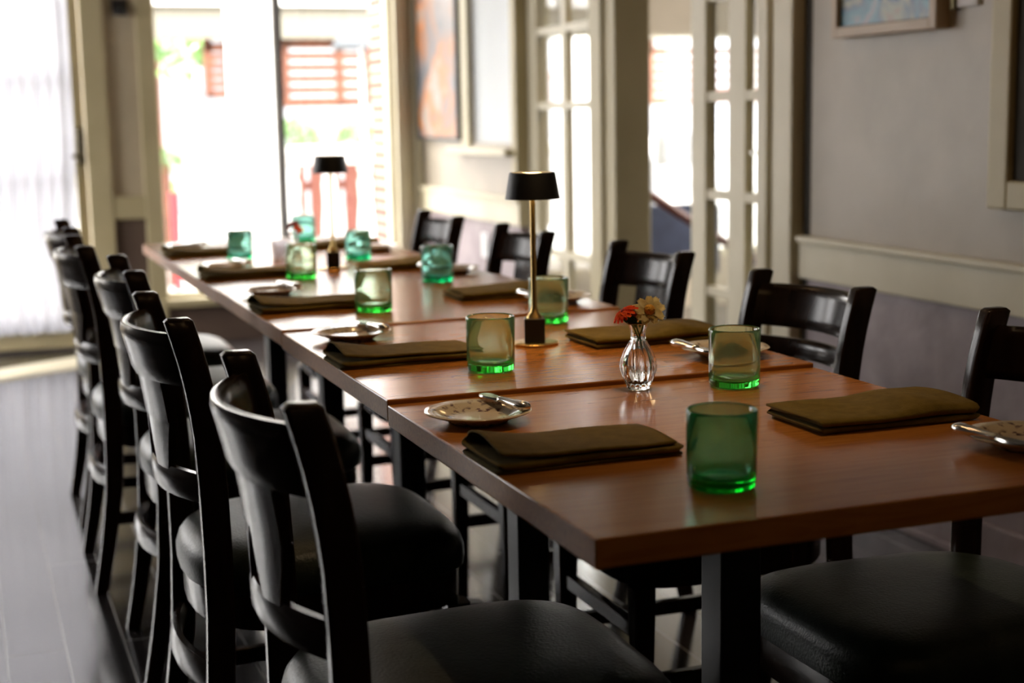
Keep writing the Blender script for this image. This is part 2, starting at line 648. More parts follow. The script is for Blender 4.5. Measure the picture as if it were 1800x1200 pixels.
# door with a sheer curtain
d = struct('door_1', bx(0.0, 0.055, YF + 0.03, YF + 0.075, 0.02, 2.30), M['trim_beige'], label='glazed front door behind a sheer white curtain')
bm = bmesh.new()
box(bm, -1.0, -0.90, YF + 0.03, YF + 0.075, 0.02, 2.30)
box(bm, -0.90, 0.0, YF + 0.03, YF + 0.075, 0.02, 0.17)
box(bm, -0.90, 0.0, YF + 0.03, YF + 0.075, 2.18, 2.30)
box(bm, -0.90, 0.0, YF + 0.04, YF + 0.07, 0.93, 0.955)
box(bm, -0.90, 0.0, YF + 0.04, YF + 0.07, 1.42, 1.445)
obj('door_frame', bm, M['trim_beige'], d)
obj('pane', bx(-0.90, 0.0, YF + 0.05, YF + 0.056, 0.17, 2.18), M['pane'], d)
bm = bmesh.new()
box(bm, 0.012, 0.045, YF - 0.012, YF + 0.03, 0.95, 1.14, 0.008)
tube(bm, [(0.03, YF - 0.01, 1.0), (0.03, YF - 0.05, 1.0), (-0.02, YF - 0.055, 0.995)], 0.011)
tube(bm, [(0.03, YF - 0.012, 1.09), (0.03, YF - 0.03, 1.09)], 0.018)
obj('door_handle', bm, M['old_brass'], d, smooth=True, angle=40)
obj('threshold', bx(-1.0, 0.055, YF - 0.03, YF + 0.1, 0.001, 0.022), M['silver'], d)

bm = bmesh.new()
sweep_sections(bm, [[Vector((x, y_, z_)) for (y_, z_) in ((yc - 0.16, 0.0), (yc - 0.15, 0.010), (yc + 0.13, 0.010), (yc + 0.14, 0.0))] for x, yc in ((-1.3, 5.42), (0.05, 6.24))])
struct('pale_strip', bm, M['trim'], label='pale floor strip running at a slant before the curtained door')  # slightly raised pale strip laid at a slant across the floor
bm = bmesh.new()
nx, nz = 120, 16
grid = []
for j in range(nz + 1):
    z = 0.10 + (2.24 - 0.10) * j / nz
    row = []
    for i in range(nx + 1):
        u = i / nx
        x = -1.0 + u * 1.0
        # gathered a little narrower towards its free right edge at mid height
        x -= 0.02 * math.exp(-((z - 0.5) / 0.4) ** 2) * u
        y = YF - 0.035 + 0.014 * math.sin(u * 96 + 0.6 * math.sin(z * 3)) + 0.007 * math.sin(u * 41 + z * 1.5)
        row.append(bm.verts.new((x, y, z)))
    grid.append(row)
for j in range(nz):
    for i in range(nx):
        bm.faces.new((grid[j][i], grid[j][i + 1], grid[j + 1][i + 1], grid[j + 1][i]))
tag(obj('sheer_curtain', bm, M['sheer'], None, True), 'sheer white pleated curtain hanging over the glazed front door', 'curtain')
bm = bmesh.new()
tube(bm, [(-1.06, YF - 0.045, 2.25), (0.04, YF - 0.045, 2.25)], 0.008)
tag(obj('curtain_rod', bm, M['old_brass'], None, True), 'thin brass rod carrying the sheer door curtain', 'curtain rod')

w = struct('window_2', bx(-2.35, -2.29, YF + 0.02, YF + 0.09, 0.25, 2.32), M['trim'])
bm = bmesh.new()
box(bm, -1.21, -1.15, YF + 0.02, YF + 0.09, 0.25, 2.32)
box(bm, -2.29, -1.21, YF + 0.02, YF + 0.09, 0.25, 0.31)
box(bm, -2.29, -1.21, YF + 0.02, YF + 0.09, 2.26, 2.32)
obj('window_frame', bm, M['trim'], w)
obj('pane', bx(-2.29, -1.21, YF + 0.05, YF + 0.056, 0.31, 2.26), M['pane'], w)

# left wall with a window (daylight from the left)
bm = bmesh.new()
x0, x1 = XL - TW, XL
for a, b in ((YB - TW, 4.5), (6.2, YF)):
    box(bm, x0, x1, a, b, 0, H)
for a, b in ((4.5, 6.2),):
    box(bm, x0, x1, a, b, 0, 0.4)
    box(bm, x0, x1, a, b, 2.5, H)
struct('wall_left', bm, M['dim_wall'])
for k, (a, b) in enumerate(((4.5, 6.2),)):
    w = struct('window_%d' % (k + 3), bx(x0 + 0.02, x1 - 0.02, a, a + 0.05, 0.4, 2.5), M['trim'])
    bm = bmesh.new()
    box(bm, x0 + 0.02, x1 - 0.02, b - 0.05, b, 0.4, 2.5)
    box(bm, x0 + 0.02, x1 - 0.02, a + 0.05, b - 0.05, 0.4, 0.45)
    box(bm, x0 + 0.02, x1 - 0.02, a + 0.05, b - 0.05, 2.45, 2.5)
    box(bm, x0 + 0.05, x1 - 0.05, (a + b) / 2 - 0.02, (a + b) / 2 + 0.02, 0.45, 2.45)
    obj('window_frame', bm, M['trim'], w)
    obj('pane', bx(x0 + 0.06, x0 + 0.066, a + 0.05, b - 0.05, 0.45, 2.45), M['pane'], w)

struct('wall_back', bx(XL - TW, 5.2, YB - TW, YB, 0, H), M['dim_wall'])
bm = bmesh.new()
box(bm, 5.06, 5.2, YB, 3.0, 0, H)
box(bm, 5.06, 5.2, 5.6, YF, 0, H)
box(bm, 5.06, 5.2, 3.0, 5.6, 0, 0.6)
box(bm, 5.06, 5.2, 3.0, 5.6, 2.3, H)
struct('wall_hall', bm, M['trim_beige'])  # unseen side opening added to bring daylight into the hall

# right wall: far stretch, glazed stretch, opening, glazed leaf, near stretch
XO = XR + TW
bm = bmesh.new()
box(bm, XR, XO, 5.74, YF, 0.78, H)        # painting stretch
box(bm, XR, XO, 5.07, 5.74, 0.78, 1.03)
box(bm, XR, XO, 5.07, 5.74, 2.3, H)
box(bm, XR, XO, YB, 2.585, 0.78, H)       # near stretch
box(bm, XR, XO, 2.585, 5.07, 2.35, H)     # over the glazed doors
struct('wall_right', bm, M['wall'], label='mottled grey right wall above the chair rail')
bm = bmesh.new()
box(bm, XR, XO, 5.07, YF, 0.0, 0.66)
box(bm, XR, XO, YB, 2.60, 0.0, 0.66)
struct('wall_right_lower', bm, M['wainscot'], label='lilac grey lower right wall under the chair rail')
bm = bmesh.new()
for a, b in ((5.03, YF), (YB, 2.615)):
    box(bm, XR - 0.022, XO, a, b, 0.655, 0.765, 0.004)
    box(bm, XR - 0.036, XO, a, b, 0.765, 0.785, 0.005)
struct('trim_3', bm, M['trim'], label='wide cream chair rail along the right wall')
bm = bmesh.new()
for a, b in ((5.07, YF), (YB, 2.60)):
    box(bm, XR - 0.018, XR, a, b, 0.0, 0.11, 0.004)
    box(bm, XR - 0.030, XR - 0.018, a, b, 0.0, 0.02, 0.003)
struct('baseboard_right', bm, M['wainscot'])
bm = bmesh.new()
box(bm, XR - 0.001, XR + 0.03, 2.585, 2.625, 0.785, 2.35)
box(bm, XR - 0.001, XR + 0.03, 2.600, 2.635, 0.0, 0.655)
struct('gap_shade_strip', bm, M['groove'], label='dark strip painted as shade in the gap beside the opening casing')  # solid dark strip whose colour stands for the shade inside the gap
bm = bmesh.new()
box(bm, XR - 0.04, XO, 2.635, 2.745, 0, 2.45, 0.008)
box(bm, XR - 0.02, XO, 2.745, 2.79, 0, 2.45, 0.006)
box(bm, XR - 0.035, XO, 2.79, 2.86, 0, 2.45, 0.008)
struct('trim_5', bm, M['trim'], label='layered cream casing at the near side of the opening')
bm = bmesh.new()
box(bm, XR - 0.03, XO, 4.08, 4.20, 0, 2.45, 0.006)
box(bm, XR - 0.015, XO, 3.98, 4.08, 0, 2.45, 0.006)
box(bm, XR - 0.03, XO, 5.03, 5.10, 0.785, 2.45, 0.006)
struct('trim_6', bm, M['trim_beige'], label='beige casing between the glazed side panel and the opening')


def french(name, ya, yb, cols, zrails, label, st=0.075, mid=0.03, st2=None):
    st2 = st2 or st
    z0, z1 = 0.02, 2.33
    f = struct(name, bx(XR + 0.03, XR + 0.075, ya, ya + st, z0, z1, 0.004), M['trim'], label=label)
    bm = bmesh.new()
    box(bm, XR + 0.03, XR + 0.075, yb - st2, yb, z0, z1, 0.004)
    box(bm, XR + 0.03, XR + 0.075, ya + st, yb - st, z0, 0.30, 0.003)
    box(bm, XR + 0.03, XR + 0.075, ya + st, yb - st, z1 - 0.1, z1, 0.003)
    obj('door_frame', bm, M['trim'], f)
    bm = bmesh.new()
    for c in range(1, cols):
        y = ya + st + (yb - ya - st - st2) * c / cols - (0.012 if st2 != st else 0)
        box(bm, XR + 0.035, XR + 0.07, y - mid / 2, y + mid / 2, 0.30, z1 - 0.1)
    for z in zrails:
        box(bm, XR + 0.036, XR + 0.069, ya + st, yb - st, z - 0.016, z + 0.016)
    obj('muntin_grid', bm, M['trim'], f)
    obj('pane', bx(XR + 0.05, XR + 0.055, ya + st, yb - st, 0.30, z1 - 0.1), M['pane_dusty'], f)
    return f


french('door_2', 4.20, 5.03, 2, (0.555, 1.20, 1.525, 1.86), 'fixed french door panel with two columns of panes beyond the black lamp', 0.15 * 0.72, 0.05)
leaf = french('door_3', 2.86, 3.43, 2, (0.54, 0.878, 1.215, 1.553, 1.89), 'narrow glazed french door leaf beside the opening', 0.060, 0.115, 0.110)
bm = bmesh.new()
box(bm, XR + 0.018, XR + 0.03, 2.875, 2.90, 0.98, 1.10, 0.003)
tube(bm, [(XR + 0.03, 2.887, 1.03), (XR - 0.01, 2.887, 1.03), (XR - 0.012, 2.93, 1.03)], 0.006)
obj('door_handle', bm, M['silver'], leaf, True, 40)

# roller-shaded window in the far part of the right wall
w = struct('window_4', bx(XR - 0.02, XR, 5.74, 5.84, 1.0, 2.4, 0.005), M['trim'], label='window in the right wall covered by a white roller shade')
bm = bmesh.new()
box(bm, XR - 0.02, XR, 5.10, 5.74, 2.3, 2.4, 0.005)
obj('window_frame', bm, M['trim'], w)
obj('window_sill', bx(XR - 0.07, XR + 0.02, 5.08, 5.95, 0.975, 1.01, 0.006), M['trim'], w)
obj('roller_shade', bx(XR + 0.02, XR + 0.023, 5.10, 5.74, 1.01, 2.3), M['shade_cloth'], w)

# dark framed interior window/mirror at the right edge of the picture
w = struct('window_5', bx(XR - 0.03, XR, 1.655, 1.73, 0.915, 2.2, 0.006), M['trim_beige'], label='beige framed dark window at the right edge')
bm = bmesh.new()
box(bm, XR - 0.03, XR, 0.5, 1.655, 0.915, 0.985, 0.006)
box(bm, XR - 0.03, XR, 0.5, 1.655, 2.13, 2.2, 0.006)
box(bm, XR - 0.03, XR, 0.43, 0.5, 0.915, 2.2, 0.006)
obj('window_frame', bm, M['trim_beige'], w)
obj('pane', bx(XR - 0.012, XR - 0.004, 0.5, 1.655, 0.985, 2.13), M['groove'], w)


# ------------------------------------------------------------------ pictures
def art_mat(name, cols, scale, dist):
    m = mat(name, rough=0.35)
    nt = m.node_tree
    b = nt.nodes['Principled BSDF']
    tc = N(m, 'ShaderNodeTexCoord')
    nz = N(m, 'ShaderNodeTexNoise')
    nz.inputs['Scale'].default_value = scale
    nz.inputs['Detail'].default_value = 3
    nz.inputs['Distortion'].default_value = dist
    rp = N(m, 'ShaderNodeValToRGB')
    el = rp.color_ramp.elements
    while len(el) < len(cols):
        el.new(0.5)
    for i, (p, c) in enumerate(cols):
        el[i].position = p
        el[i].color = (*c, 1)
    nt.links.new(tc.outputs['Object'], nz.inputs['Vector'])
    nt.links.new(nz.outputs['Fac'], rp.inputs[0])
    nt.links.new(rp.outputs[0], b.inputs['Base Color'])
    return m


M['art_a'] = art_mat('abstract_orange_canvas', [(0.32, (0.05, 0.07, 0.09)), (0.42, (0.16, 0.14, 0.14)), (0.5, (0.24, 0.13, 0.085)), (0.57, (0.42, 0.14, 0.025)), (0.66, (0.30, 0.27, 0.24))], 3.6, 0.6)
M['art_b'] = art_mat('abstract_teal_print', [(0.32, (0.30, 0.14, 0.10)), (0.42, (0.28, 0.30, 0.20)), (0.5, (0.04, 0.09, 0.16)), (0.6, (0.05, 0.22, 0.30)), (0.7, (0.35, 0.28, 0.30))], 7.0, 1.0)

t = empty('painting', (XR, 6.19, 1.5))
tag(t, 'tall abstract painting in orange and grey beside the far window corner', 'painting')
obj('canvas', bx(-0.036, -0.006, -0.325, 0.325, -0.445, 0.9), M['art_a'], t)
bm = bmesh.new()
box(bm, -0.04, 0, -0.345, -0.325, -0.46, 0.915)
box(bm, -0.04, 0, 0.325, 0.345, -0.46, 0.915)
box(bm, -0.04, 0, -0.325, 0.325, -0.46, -0.445)
box(bm, -0.04, 0, -0.325, 0.325, 0.9, 0.915)
obj('frame', bm, M['black_metal'], t)

t = empty('framed_picture', (XR, 2.175, 1.7))
tag(t, 'small framed abstract picture hung high on the grey wall', 'picture')
obj('print', bx(-0.030, -0.006, -0.215, 0.215, -0.305, 0.3), M['art_b'], t)
bm = bmesh.new()
for a, b, c, dd in ((-0.245, -0.215, -0.335, 0.33), (0.215, 0.245, -0.335, 0.33), (-0.215, 0.215, -0.335, -0.305), (-0.215, 0.215, 0.3, 0.33)):
    box(bm, -0.045, 0, a, b, c, dd, 0.003)
obj('frame', bm, mat('pale_oak_frame', (0.42, 0.31, 0.20), 0.45), t)

t = empty('wall_plaque', (XR, 1.86, 1.43))
tag(t, 'small white plaque beside the framed picture', 'plaque')
obj('plate', bx(-0.012, 0, -0.05, 0.03, -0.015, 0.08, 0.002), M['paper'], t)
obj('bracket', bx(-0.02, 0, 0.03, 0.045, -0.02, 0.02, 0.002), M['old_brass'], t)

t = empty('outlet_plate', (XR, 5.56, 0.53))
tag(t, 'white outlet plate on the lilac wall between the two farthest chairs', 'outlet')
obj('plate', bx(-0.008, 0, -0.04, 0.04, -0.06, 0.06, 0.003), M['paper'], t)
obj('socket', bx(-0.011, -0.008, -0.018, 0.018, -0.045, 0.045, 0.001), M['white'], t)

t = empty('door_chime', (0.263, YF, 1.735))
tag(t, 'small black bell mounted high on the taupe panel', 'bell')
obj('plate', bx(-0.04, 0.04, -0.012, 0, -0.025, 0.05, 0.003), M['black_metal'], t)
bm = bmesh.new()
lathe(bm, [(0.0, 0.02), (0.02, 0.015), (0.03, -0.02), (0.038, -0.035), (0.030, -0.033), (0.0, -0.005)], 20)
for v in bm.verts:
    v.co.y -= 0.045
obj('bell', bm, M['black_metal'], t, True)


# ------------------------------------------------------------------ tables
TWID, TLEN, TTH = 0.725, 0.76, 0.032
TZ = [0.750, 0.757, 0.761, 0.757, 0.757]
TN = ['nearest table of the row, bare corner towards the camera', 'second table of the row, carrying the taller-looking black lamp',
      'middle table of the row, without a lamp', 'fourth table of the row, carrying the smaller-looking black lamp', 'farthest table of the row, nearest the front window']
tables = []
t0 = empty('dining_table', (TWID / 2, 0.38, 0))
tag(t0, 'reddish brown wood topped dining table, ' + TN[0], 'table', 'square tables pushed into one long row')
bm = bmesh.new()
box(bm, -TWID / 2, TWID / 2, -TLEN / 2 + 0.001, TLEN / 2 - 0.001, 0.75 - TTH, 0.75, 0.0022, 2)
edge = M['table'].copy()
edge.name = 'stained_oak_edge'
eb = edge.node_tree.nodes['Principled BSDF']
eb.inputs['Roughness'].default_value = 0.45
eb.inputs['Specular IOR Level'].default_value = 0.35
top0 = obj('tabletop', bm, [M['table'], edge], t0)
for p in top0.data.polygons:
    if p.normal.z < 0.3:
        p.material_index = 1
obj('column', bx(-0.030, 0.030, -0.030, 0.030, 0.03, 0.75 - TTH - 0.012, 0.004), M['black_metal'], t0)
bm = bmesh.new()
for a in (0.0, PI / 2):
    secs = []
    hl = 0.17 if a == 0.0 else 0.26
    for s in (-hl, -0.6 * hl, -0.03, 0.03, 0.6 * hl, hl):
        h = 0.022 + 0.025 * (1 - abs(s) / hl)
        w = 0.026 + 0.012 * (1 - abs(s) / hl)
        c, q = math.cos(a), math.sin(a)
        secs.append([Vector((s * c - o * q, s * q + o * c, z)) for (o, z) in ((-w, 0.008), (w, 0.008), (w * 0.8, h), (-w * 0.8, h))])
    sweep_sections(bm, secs)
obj('base', bm, M['black_metal'], t0)
obj('mounting_plate', bx(-0.2, 0.2, -0.03, 0.03, 0.75 - TTH - 0.012, 0.75 - TTH - 0.0002), M['black_metal'], t0)
for k in range(1, 5):
    tt = dup(t0, (TWID / 2, 0.76 * k + 0.38, TZ[k] - 0.75), 0, 'reddish brown wood topped dining table, ' + TN[k])
    for c in kids(tt):
        if c.name.startswith(('column', 'base')):
            c.location.z = -(TZ[k] - 0.75)
# nothing hovers: a copied column is stretched up to its own top
for c in [o for o in bpy.data.objects if o.name.startswith('column.')]:
    c.scale.z = 1.012


# ------------------------------------------------------------------ chairs
def bulge(y, hw, amt):
    return -amt * (1 - (y / hw) ** 2)


def bent_panel(bm, yl, yr, z0, z1, xb, hw, amt, th, ny=8, nz=4, topr=0.0):
    """curved panel: y from yl(z) to yr(z), x = xb(z) + bulge(y)"""
    F, Bk = [], []
    for j in range(nz + 1):
        z = z0 + (z1 - z0) * j / nz
        a, b = yl(z), yr(z)
        rf, rb = [], []
        for i in range(ny + 1):
            y = a + (b - a) * i / ny
            x = xb(z) + bulge(y, hw, amt)
            t_ = th * (0.55 if (j in (0, nz) and topr) else 1.0)
            rf.append(bm.verts.new((x + t_ / 2, y, z)))
            rb.append(bm.verts.new((x - t_ / 2, y, z)))
        F.append(rf)
        Bk.append(rb)
    for j in range(nz):
        for i in range(ny):
            bm.faces.new((F[j][i], F[j][i + 1], F[j + 1][i + 1], F[j + 1][i]))
            bm.faces.new((Bk[j][i + 1], Bk[j][i], Bk[j + 1][i], Bk[j + 1][i + 1]))
    for i in range(ny):
        bm.faces.new((F[0][i + 1], F[0][i], Bk[0][i], Bk[0][i + 1]))
        bm.faces.new((F[nz][i], F[nz][i + 1], Bk[nz][i + 1], Bk[nz][i]))
    for j in range(nz):
        bm.faces.new((F[j][0], F[j + 1][0], Bk[j + 1][0], Bk[j][0]))
        bm.faces.new((F[j + 1][ny], F[j][ny], Bk[j][ny], Bk[j + 1][ny]))
    bmesh.ops.recalc_face_normals(bm, faces=bm.faces[:])


PXR = [(0.0, -0.290), (0.12, -0.268), (0.26, -0.249), (0.40, -0.243), (0.50, -0.243), (0.60, -0.245), (0.70, -0.250), (0.78, -0.262), (0.84, -0.277), (0.868, -0.285)]


def post_rear(z):
    for (a, xa), (b, xb_) in zip(PXR, PXR[1:]):
        if z <= b:
            return xa + (xb_ - xa) * (z - a) / (b - a)
    return PXR[-1][1]


def make_chair(splat=True):
    t = empty('dining_chair')
    hw = 0.178
    # seat cushion: rounded trapezoid lofted from inset outlines
    bm = bmesh.new()
    n = 64

    def outline(ins, z, dome=0.0):
        out = []
        for k in range(n):
            a = 2 * PI * k / n
            c, s = math.cos(a), math.sin(a)
            e = 2 / 4.2
            ux = math.copysign(abs(c) ** e, c)
            uy = math.copysign(abs(s) ** e, s)
            x = -0.012 + ux * (0.222 - ins)
            wy = 0.222 + 0.008 * ux
            y = uy * (wy - ins)
            if ux < 0:
                f = max(0.0, -ux)
                yy = abs(y) / 0.2
                x += 0.030 * f ** 4 * yy ** 3 - 0.020 * f ** 4 * (1 - min(1, yy) ** 2)
            out.append(Vector((x, y, z)))
        return out
    secs = [outline(i, z) for i, z in ((0.010, 0.418), (0.001, 0.424), (0.0, 0.436), (0.0, 0.452), (0.005, 0.468), (0.016, 0.481), (0.036, 0.489), (0.07, 0.494), (0.12, 0.497), (0.17, 0.498))]
    sweep_sections(bm, secs)
    obj('seat_cushion', bm, M['vinyl'], t, True, 50)
    bm = bmesh.new()
    secs = [outline(i, z) for i, z in ((0.012, 0.362), (0.010, 0.366), (0.010, 0.417))]
    sweep_sections(bm, secs)
    obj('seat_frame', bm, M['dark_wood'], t, True, 40)
    # back posts run down into the rear legs
    for s in (-1, 1):
        bm = bmesh.new()
        secs = []
        for i in range(25):
            z = 0.868 * i / 24
            xr = post_rear(z)
            dep = 0.032 + 0.012 * min(1, z / 0.3)
            yc = s * 0.192
            wid = 0.030
            shrink = 1.0
            pts = rrect(xr + dep / 2, yc, dep * shrink, wid * shrink, 0.006, 3)
            secs.append([Vector((p[0], p[1], z)) for p in pts])
        # rounded crown: front shoulder drops
        for (dz, f) in ((0.006, 0.90), (0.009, 0.72)):
            base = secs[24]
            cx = sum(v.x for v in base) / len(base) - 0.006 * (1 - f)
            cy = s * 0.192
            secs.append([Vector((cx + (v.x - cx) * f, cy + (v.y - cy) * f, 0.868 + dz - 0.004)) for v in base])
        sweep_sections(bm, secs)
        obj('back_post', bm, M['dark_wood'], t, True, 50)
    # front legs
    for s in (-1, 1):
        bm = bmesh.new()
        secs = []
        for z, w_ in ((0.0, 0.026), (0.1, 0.030), (0.30, 0.038), (0.365, 0.040)):
            secs.append([Vector((p[0], p[1], z)) for p in rrect(0.172, s * 0.185, w_, w_, 0.004, 2)])
        sweep_sections(bm, secs)
        obj('front_leg', bm, M['dark_wood'], t)
    # crest rail
    bm = bmesh.new()
    xb = lambda z: post_rear(z) + 0.016
    bent_panel(bm, lambda z: -hw - 0.002, lambda z: hw + 0.002, 0.762, 0.846, xb, hw, 0.058, 0.021, 20, 7, 1)
    obj('crest_rail', bm, M['dark_wood'], t, True, 60)
    # lower back rail
    bm = bmesh.new()
    bent_panel(bm, lambda z: -hw - 0.002, lambda z: hw + 0.002, 0.575, 0.622, xb, hw, 0.050, 0.020, 20, 4, 1)
    obj('lower_back_rail', bm, M['dark_wood'], t, True, 60)
    if splat:
        bm = bmesh.new()
        bent_panel(bm, lambda z: -0.106, lambda z: 0.106, 0.695, 0.766, xb, hw, 0.054, 0.012, 10, 3)
        bent_panel(bm, lambda z: -0.106 + 0.02 * (0.695 - z) / 0.08, lambda z: -0.004 - 0.032 * (0.695 - z) / 0.08, 0.615, 0.696, xb, hw, 0.052, 0.012, 5, 4)
        bent_panel(bm, lambda z: 0.004 + 0.032 * (0.695 - z) / 0.08, lambda z: 0.106 - 0.02 * (0.695 - z) / 0.08, 0.615, 0.696, xb, hw, 0.052, 0.012, 5, 4)
        obj('splat', bm, M['dark_wood'], t, True, 60)
    else:
        bm = bmesh.new()
        bent_panel(bm, lambda z: -hw - 0.002, lambda z: hw + 0.002, 0.705, 0.742, xb, hw, 0.052, 0.018, 20, 4, 1)
        obj('middle_back_rail', bm, M['dark_wood'], t, True, 60)
    # curved rear stretcher under the seat and straight side/front stretchers
    bm = bmesh.new()
    bent_panel(bm, lambda z: -hw - 0.002, lambda z: hw + 0.002, 0.262, 0.312, lambda z: post_rear(z) + 0.02, hw, 0.035, 0.020, 16, 4, 1)
    obj('rear_stretcher', bm, M['dark_wood'], t, True, 60)
    for s in (-1, 1):
        obj('side_stretcher', bx(-0.222, 0.158, s * 0.188 - 0.010, s * 0.188 + 0.010, 0.170, 0.200, 0.003), M['dark_wood'], t)
    obj('front_stretcher', bx(0.162, 0.182, -0.168, 0.168, 0.262, 0.292, 0.003), M['dark_wood'], t)
    return t


GL = 'chairs along the left side of the table row'
GR = 'chairs along the right side of the table row'
LL = ['dark wood dining chair at the left of the nearest table, its back nearest the camera',
      'dark wood dining chair second from the camera on the left side',
      'dark wood dining chair on the left at the middle table',
      'dark wood dining chair second from the far end on the left side',
      'dark wood dining chair farthest away on the left side by the curtained door']
LRt = ['dark wood dining chair at the right edge, cropped by the frame',
       'ladder back dark wood chair on the right with a second horizontal rail',
       'dark wood dining chair behind the flower vase on the right side',
       'dark wood dining chair behind the large lamp on the right side',
       'dark wood dining chair farthest away on the right under the painting']
LPOS = [(0.018, 0.400, 0.0), (-0.010, 1.147, 0.01), (0.014, 1.917, -0.01), (-0.030, 2.600, 0.0), (-0.016, 3.270, 0.0)]
RPOS = [(0.684, 0.412, PI), (0.662, 1.099, PI), (0.700, 1.864, PI), (0.656, 2.590, PI), (0.640, 3.312, PI)]
ch = make_chair(True)
tag(ch, LL[0], 'chair', GL)
ch.location = (LPOS[0][0], LPOS[0][1], 0)
for i in range(1, 5):
    dup(ch, (LPOS[i][0], LPOS[i][1], 0), LPOS[i][2], LL[i], GL)
lad = make_chair(False)
tag(lad, LRt[1], 'chair', GR)
lad.location = (RPOS[1][0], RPOS[1][1], 0)
lad.rotation_euler = (0, 0, RPOS[1][2])
for i in (0, 2, 3, 4):
    dup(ch, (RPOS[i][0], RPOS[i][1], 0), RPOS[i][2], LRt[i], GR).scale = (1.0, 0.93, 0.978)
lad.scale = (1.0, 0.93, 0.978)


# ------------------------------------------------------------------ napkins
def napkin_mesh(length, width, seed, loop=0.024, tail=0.25, peak=0.0):
    """four cloth layers folded over; the last turn stays an open roll at u=0 and settles along the length"""
    rnd = random.Random(seed)
    th = 0.0030
    g = 0.0046
    v0, v1 = 0.006, width - 0.006
    path = []                                    # (v, z of the pressed stack, share of the open roll)
    k = 16
    for L_ in range(4):
        a, b = (v0, v1) if L_ % 2 == 0 else (v1, v0)
        z = 0.0022 + g * L_
        for i in range(k + 1):
            v = a + (b - a) * i / k
            e = (0.16 + 0.84 * math.sin(PI * min(1.0, 0.05 + 0.95 * v / width)) ** 0.7 * (0.35 + 0.65 * v / width)) if L_ == 3 else 0.0
            path.append((v, z, e))
        if L_ < 3:
            s = 1 if L_ % 2 == 0 else -1
            for i in range(1, 7):
                an = PI * i / 7
                rr = g / 2 if L_ < 2 else g / 2 + loop * 0.22
                e = 0.16 * (1 - math.cos(an)) / 2 if L_ == 2 else 0.0
                path.append((b + s * rr * math.sin(an), z + g / 2 * (1 - math.cos(an)), e))
    bm = bmesh.new()
    ns = 40
    secs = []
    ph = rnd.random() * 6
    npt = len(path)
    for s in range(ns + 1):
        u = s / ns
        amp = loop * (tail + (1 - tail) * max(0.0, 1 - u * 2.6) ** 1.3) * (1 - 0.5 * u)
        amp += peak * math.exp(-((u - 0.30) / 0.16) ** 2)
        pts = []
        for (v, z, e) in path:
            # the cloth pinches in a little at its closed end
            vv = width / 2 + (v - width / 2) * (1 - 0.05 * u * u) + 0.0022 * math.sin(u * 6 + ph + z * 260)
            zz = z + e * amp + 0.0010 * math.sin(u * 9 + ph + v * 40) * (z / 0.016)
            xx = length * u + 0.004 * math.sin(z * 700 + ph) * (1 - 2 * u)
            pts.append((xx, vv, zz))
        A, B = [], []
        for i, (xx, vv, zz) in enumerate(pts):
            p, q = pts[max(0, i - 1)], pts[min(npt - 1, i + 1)]
            dv, dz = q[1] - p[1], q[2] - p[2]
            l_ = math.hypot(dv, dz) or 1
            A.append(Vector((xx, vv - dz / l_ * th / 2, max(0.0004, zz + dv / l_ * th / 2))))
            B.append(Vector((xx, vv + dz / l_ * th / 2, max(0.0004, zz - dv / l_ * th / 2))))
        secs.append(A + B[::-1])
    sweep_sections(bm, secs)
    return bm


nl = ['at the left of the nearest table', 'at the left of the second table', 'at the left of the middle table', 'at the left of the fourth table', 'at the left of the farthest table']
nr = ['at the right of the nearest table', 'behind the vase, right of the second table', 'at the right of the middle table', 'at the right of the fourth table', 'at the right of the farthest table']
NLP = [(-0.002, 0.283, 0.0, 0.238), (-0.002, 1.035, 0.0, 0.24), (0.002, 1.755, 0.02, 0.24), (0.006, 2.515, 0.0, 0.225), (0.004, 3.20, 0.02, 0.235)]
for i, (x, y, a, L_) in enumerate(NLP):
    o = obj('napkin', napkin_mesh(L_, 0.135, 11 + i), M['napkin'], None, True)
    o.location = (x + 0.006, y, TZ[i])
    o.rotation_euler = (0, 0, a)
    tag(o, 'folded olive brown napkin ' + nl[i], 'napkin', 'folded napkins on the left places')
NRP = [(0.697, 0.455, PI + 0.0, 0.240), (0.700, 1.195, PI + 0.02, 0.240), (0.690, 1.905, PI, 0.235), (0.680, 2.66, PI, 0.235), (0.68, 3.40, PI, 0.235)]
for i, (x, y, a, L_) in enumerate(NRP):
    o = obj('napkin', napkin_mesh(L_, 0.150, 31 + i, loop=0.012, tail=0.45, peak=0.012), M['napkin'], None, True)
    o.location = (x, y, TZ[i])
    o.rotation_euler = (0, 0, a)
    tag(o, 'folded olive brown napkin ' + nr[i], 'napkin', 'folded napkins on the right places')


# ------------------------------------------------------------------ glasses
def glass_bm(r=0.0395, h=0.0895, th=0.0034, base=0.011):
    prof = [(0.0, 0.0012), (r * 0.6, 0.001), (r * 0.86, 0.0), (r * 0.97, 0.003), (r * 0.995, 0.010), (r, h * 0.5), (r * 1.01, h - 0.004), (r * 1.005, h - 0.001),
            (r - th * 0.4, h), (r - th * 0.95, h - 0.002), (r - th, h * 0.5), (r - th * 1.1, base + 0.010), (r - th * 2.2, base + 0.0025), (r * 0.6, base), (0.0, base * 0.85)]
    rb = lambda rr, z, a: rr * (1 + 0.006 * math.sin(2 * a + z * 40) + 0.004 * math.sin(3 * a + 1))
    return lathe(bmesh.new(), prof, 64, rb)


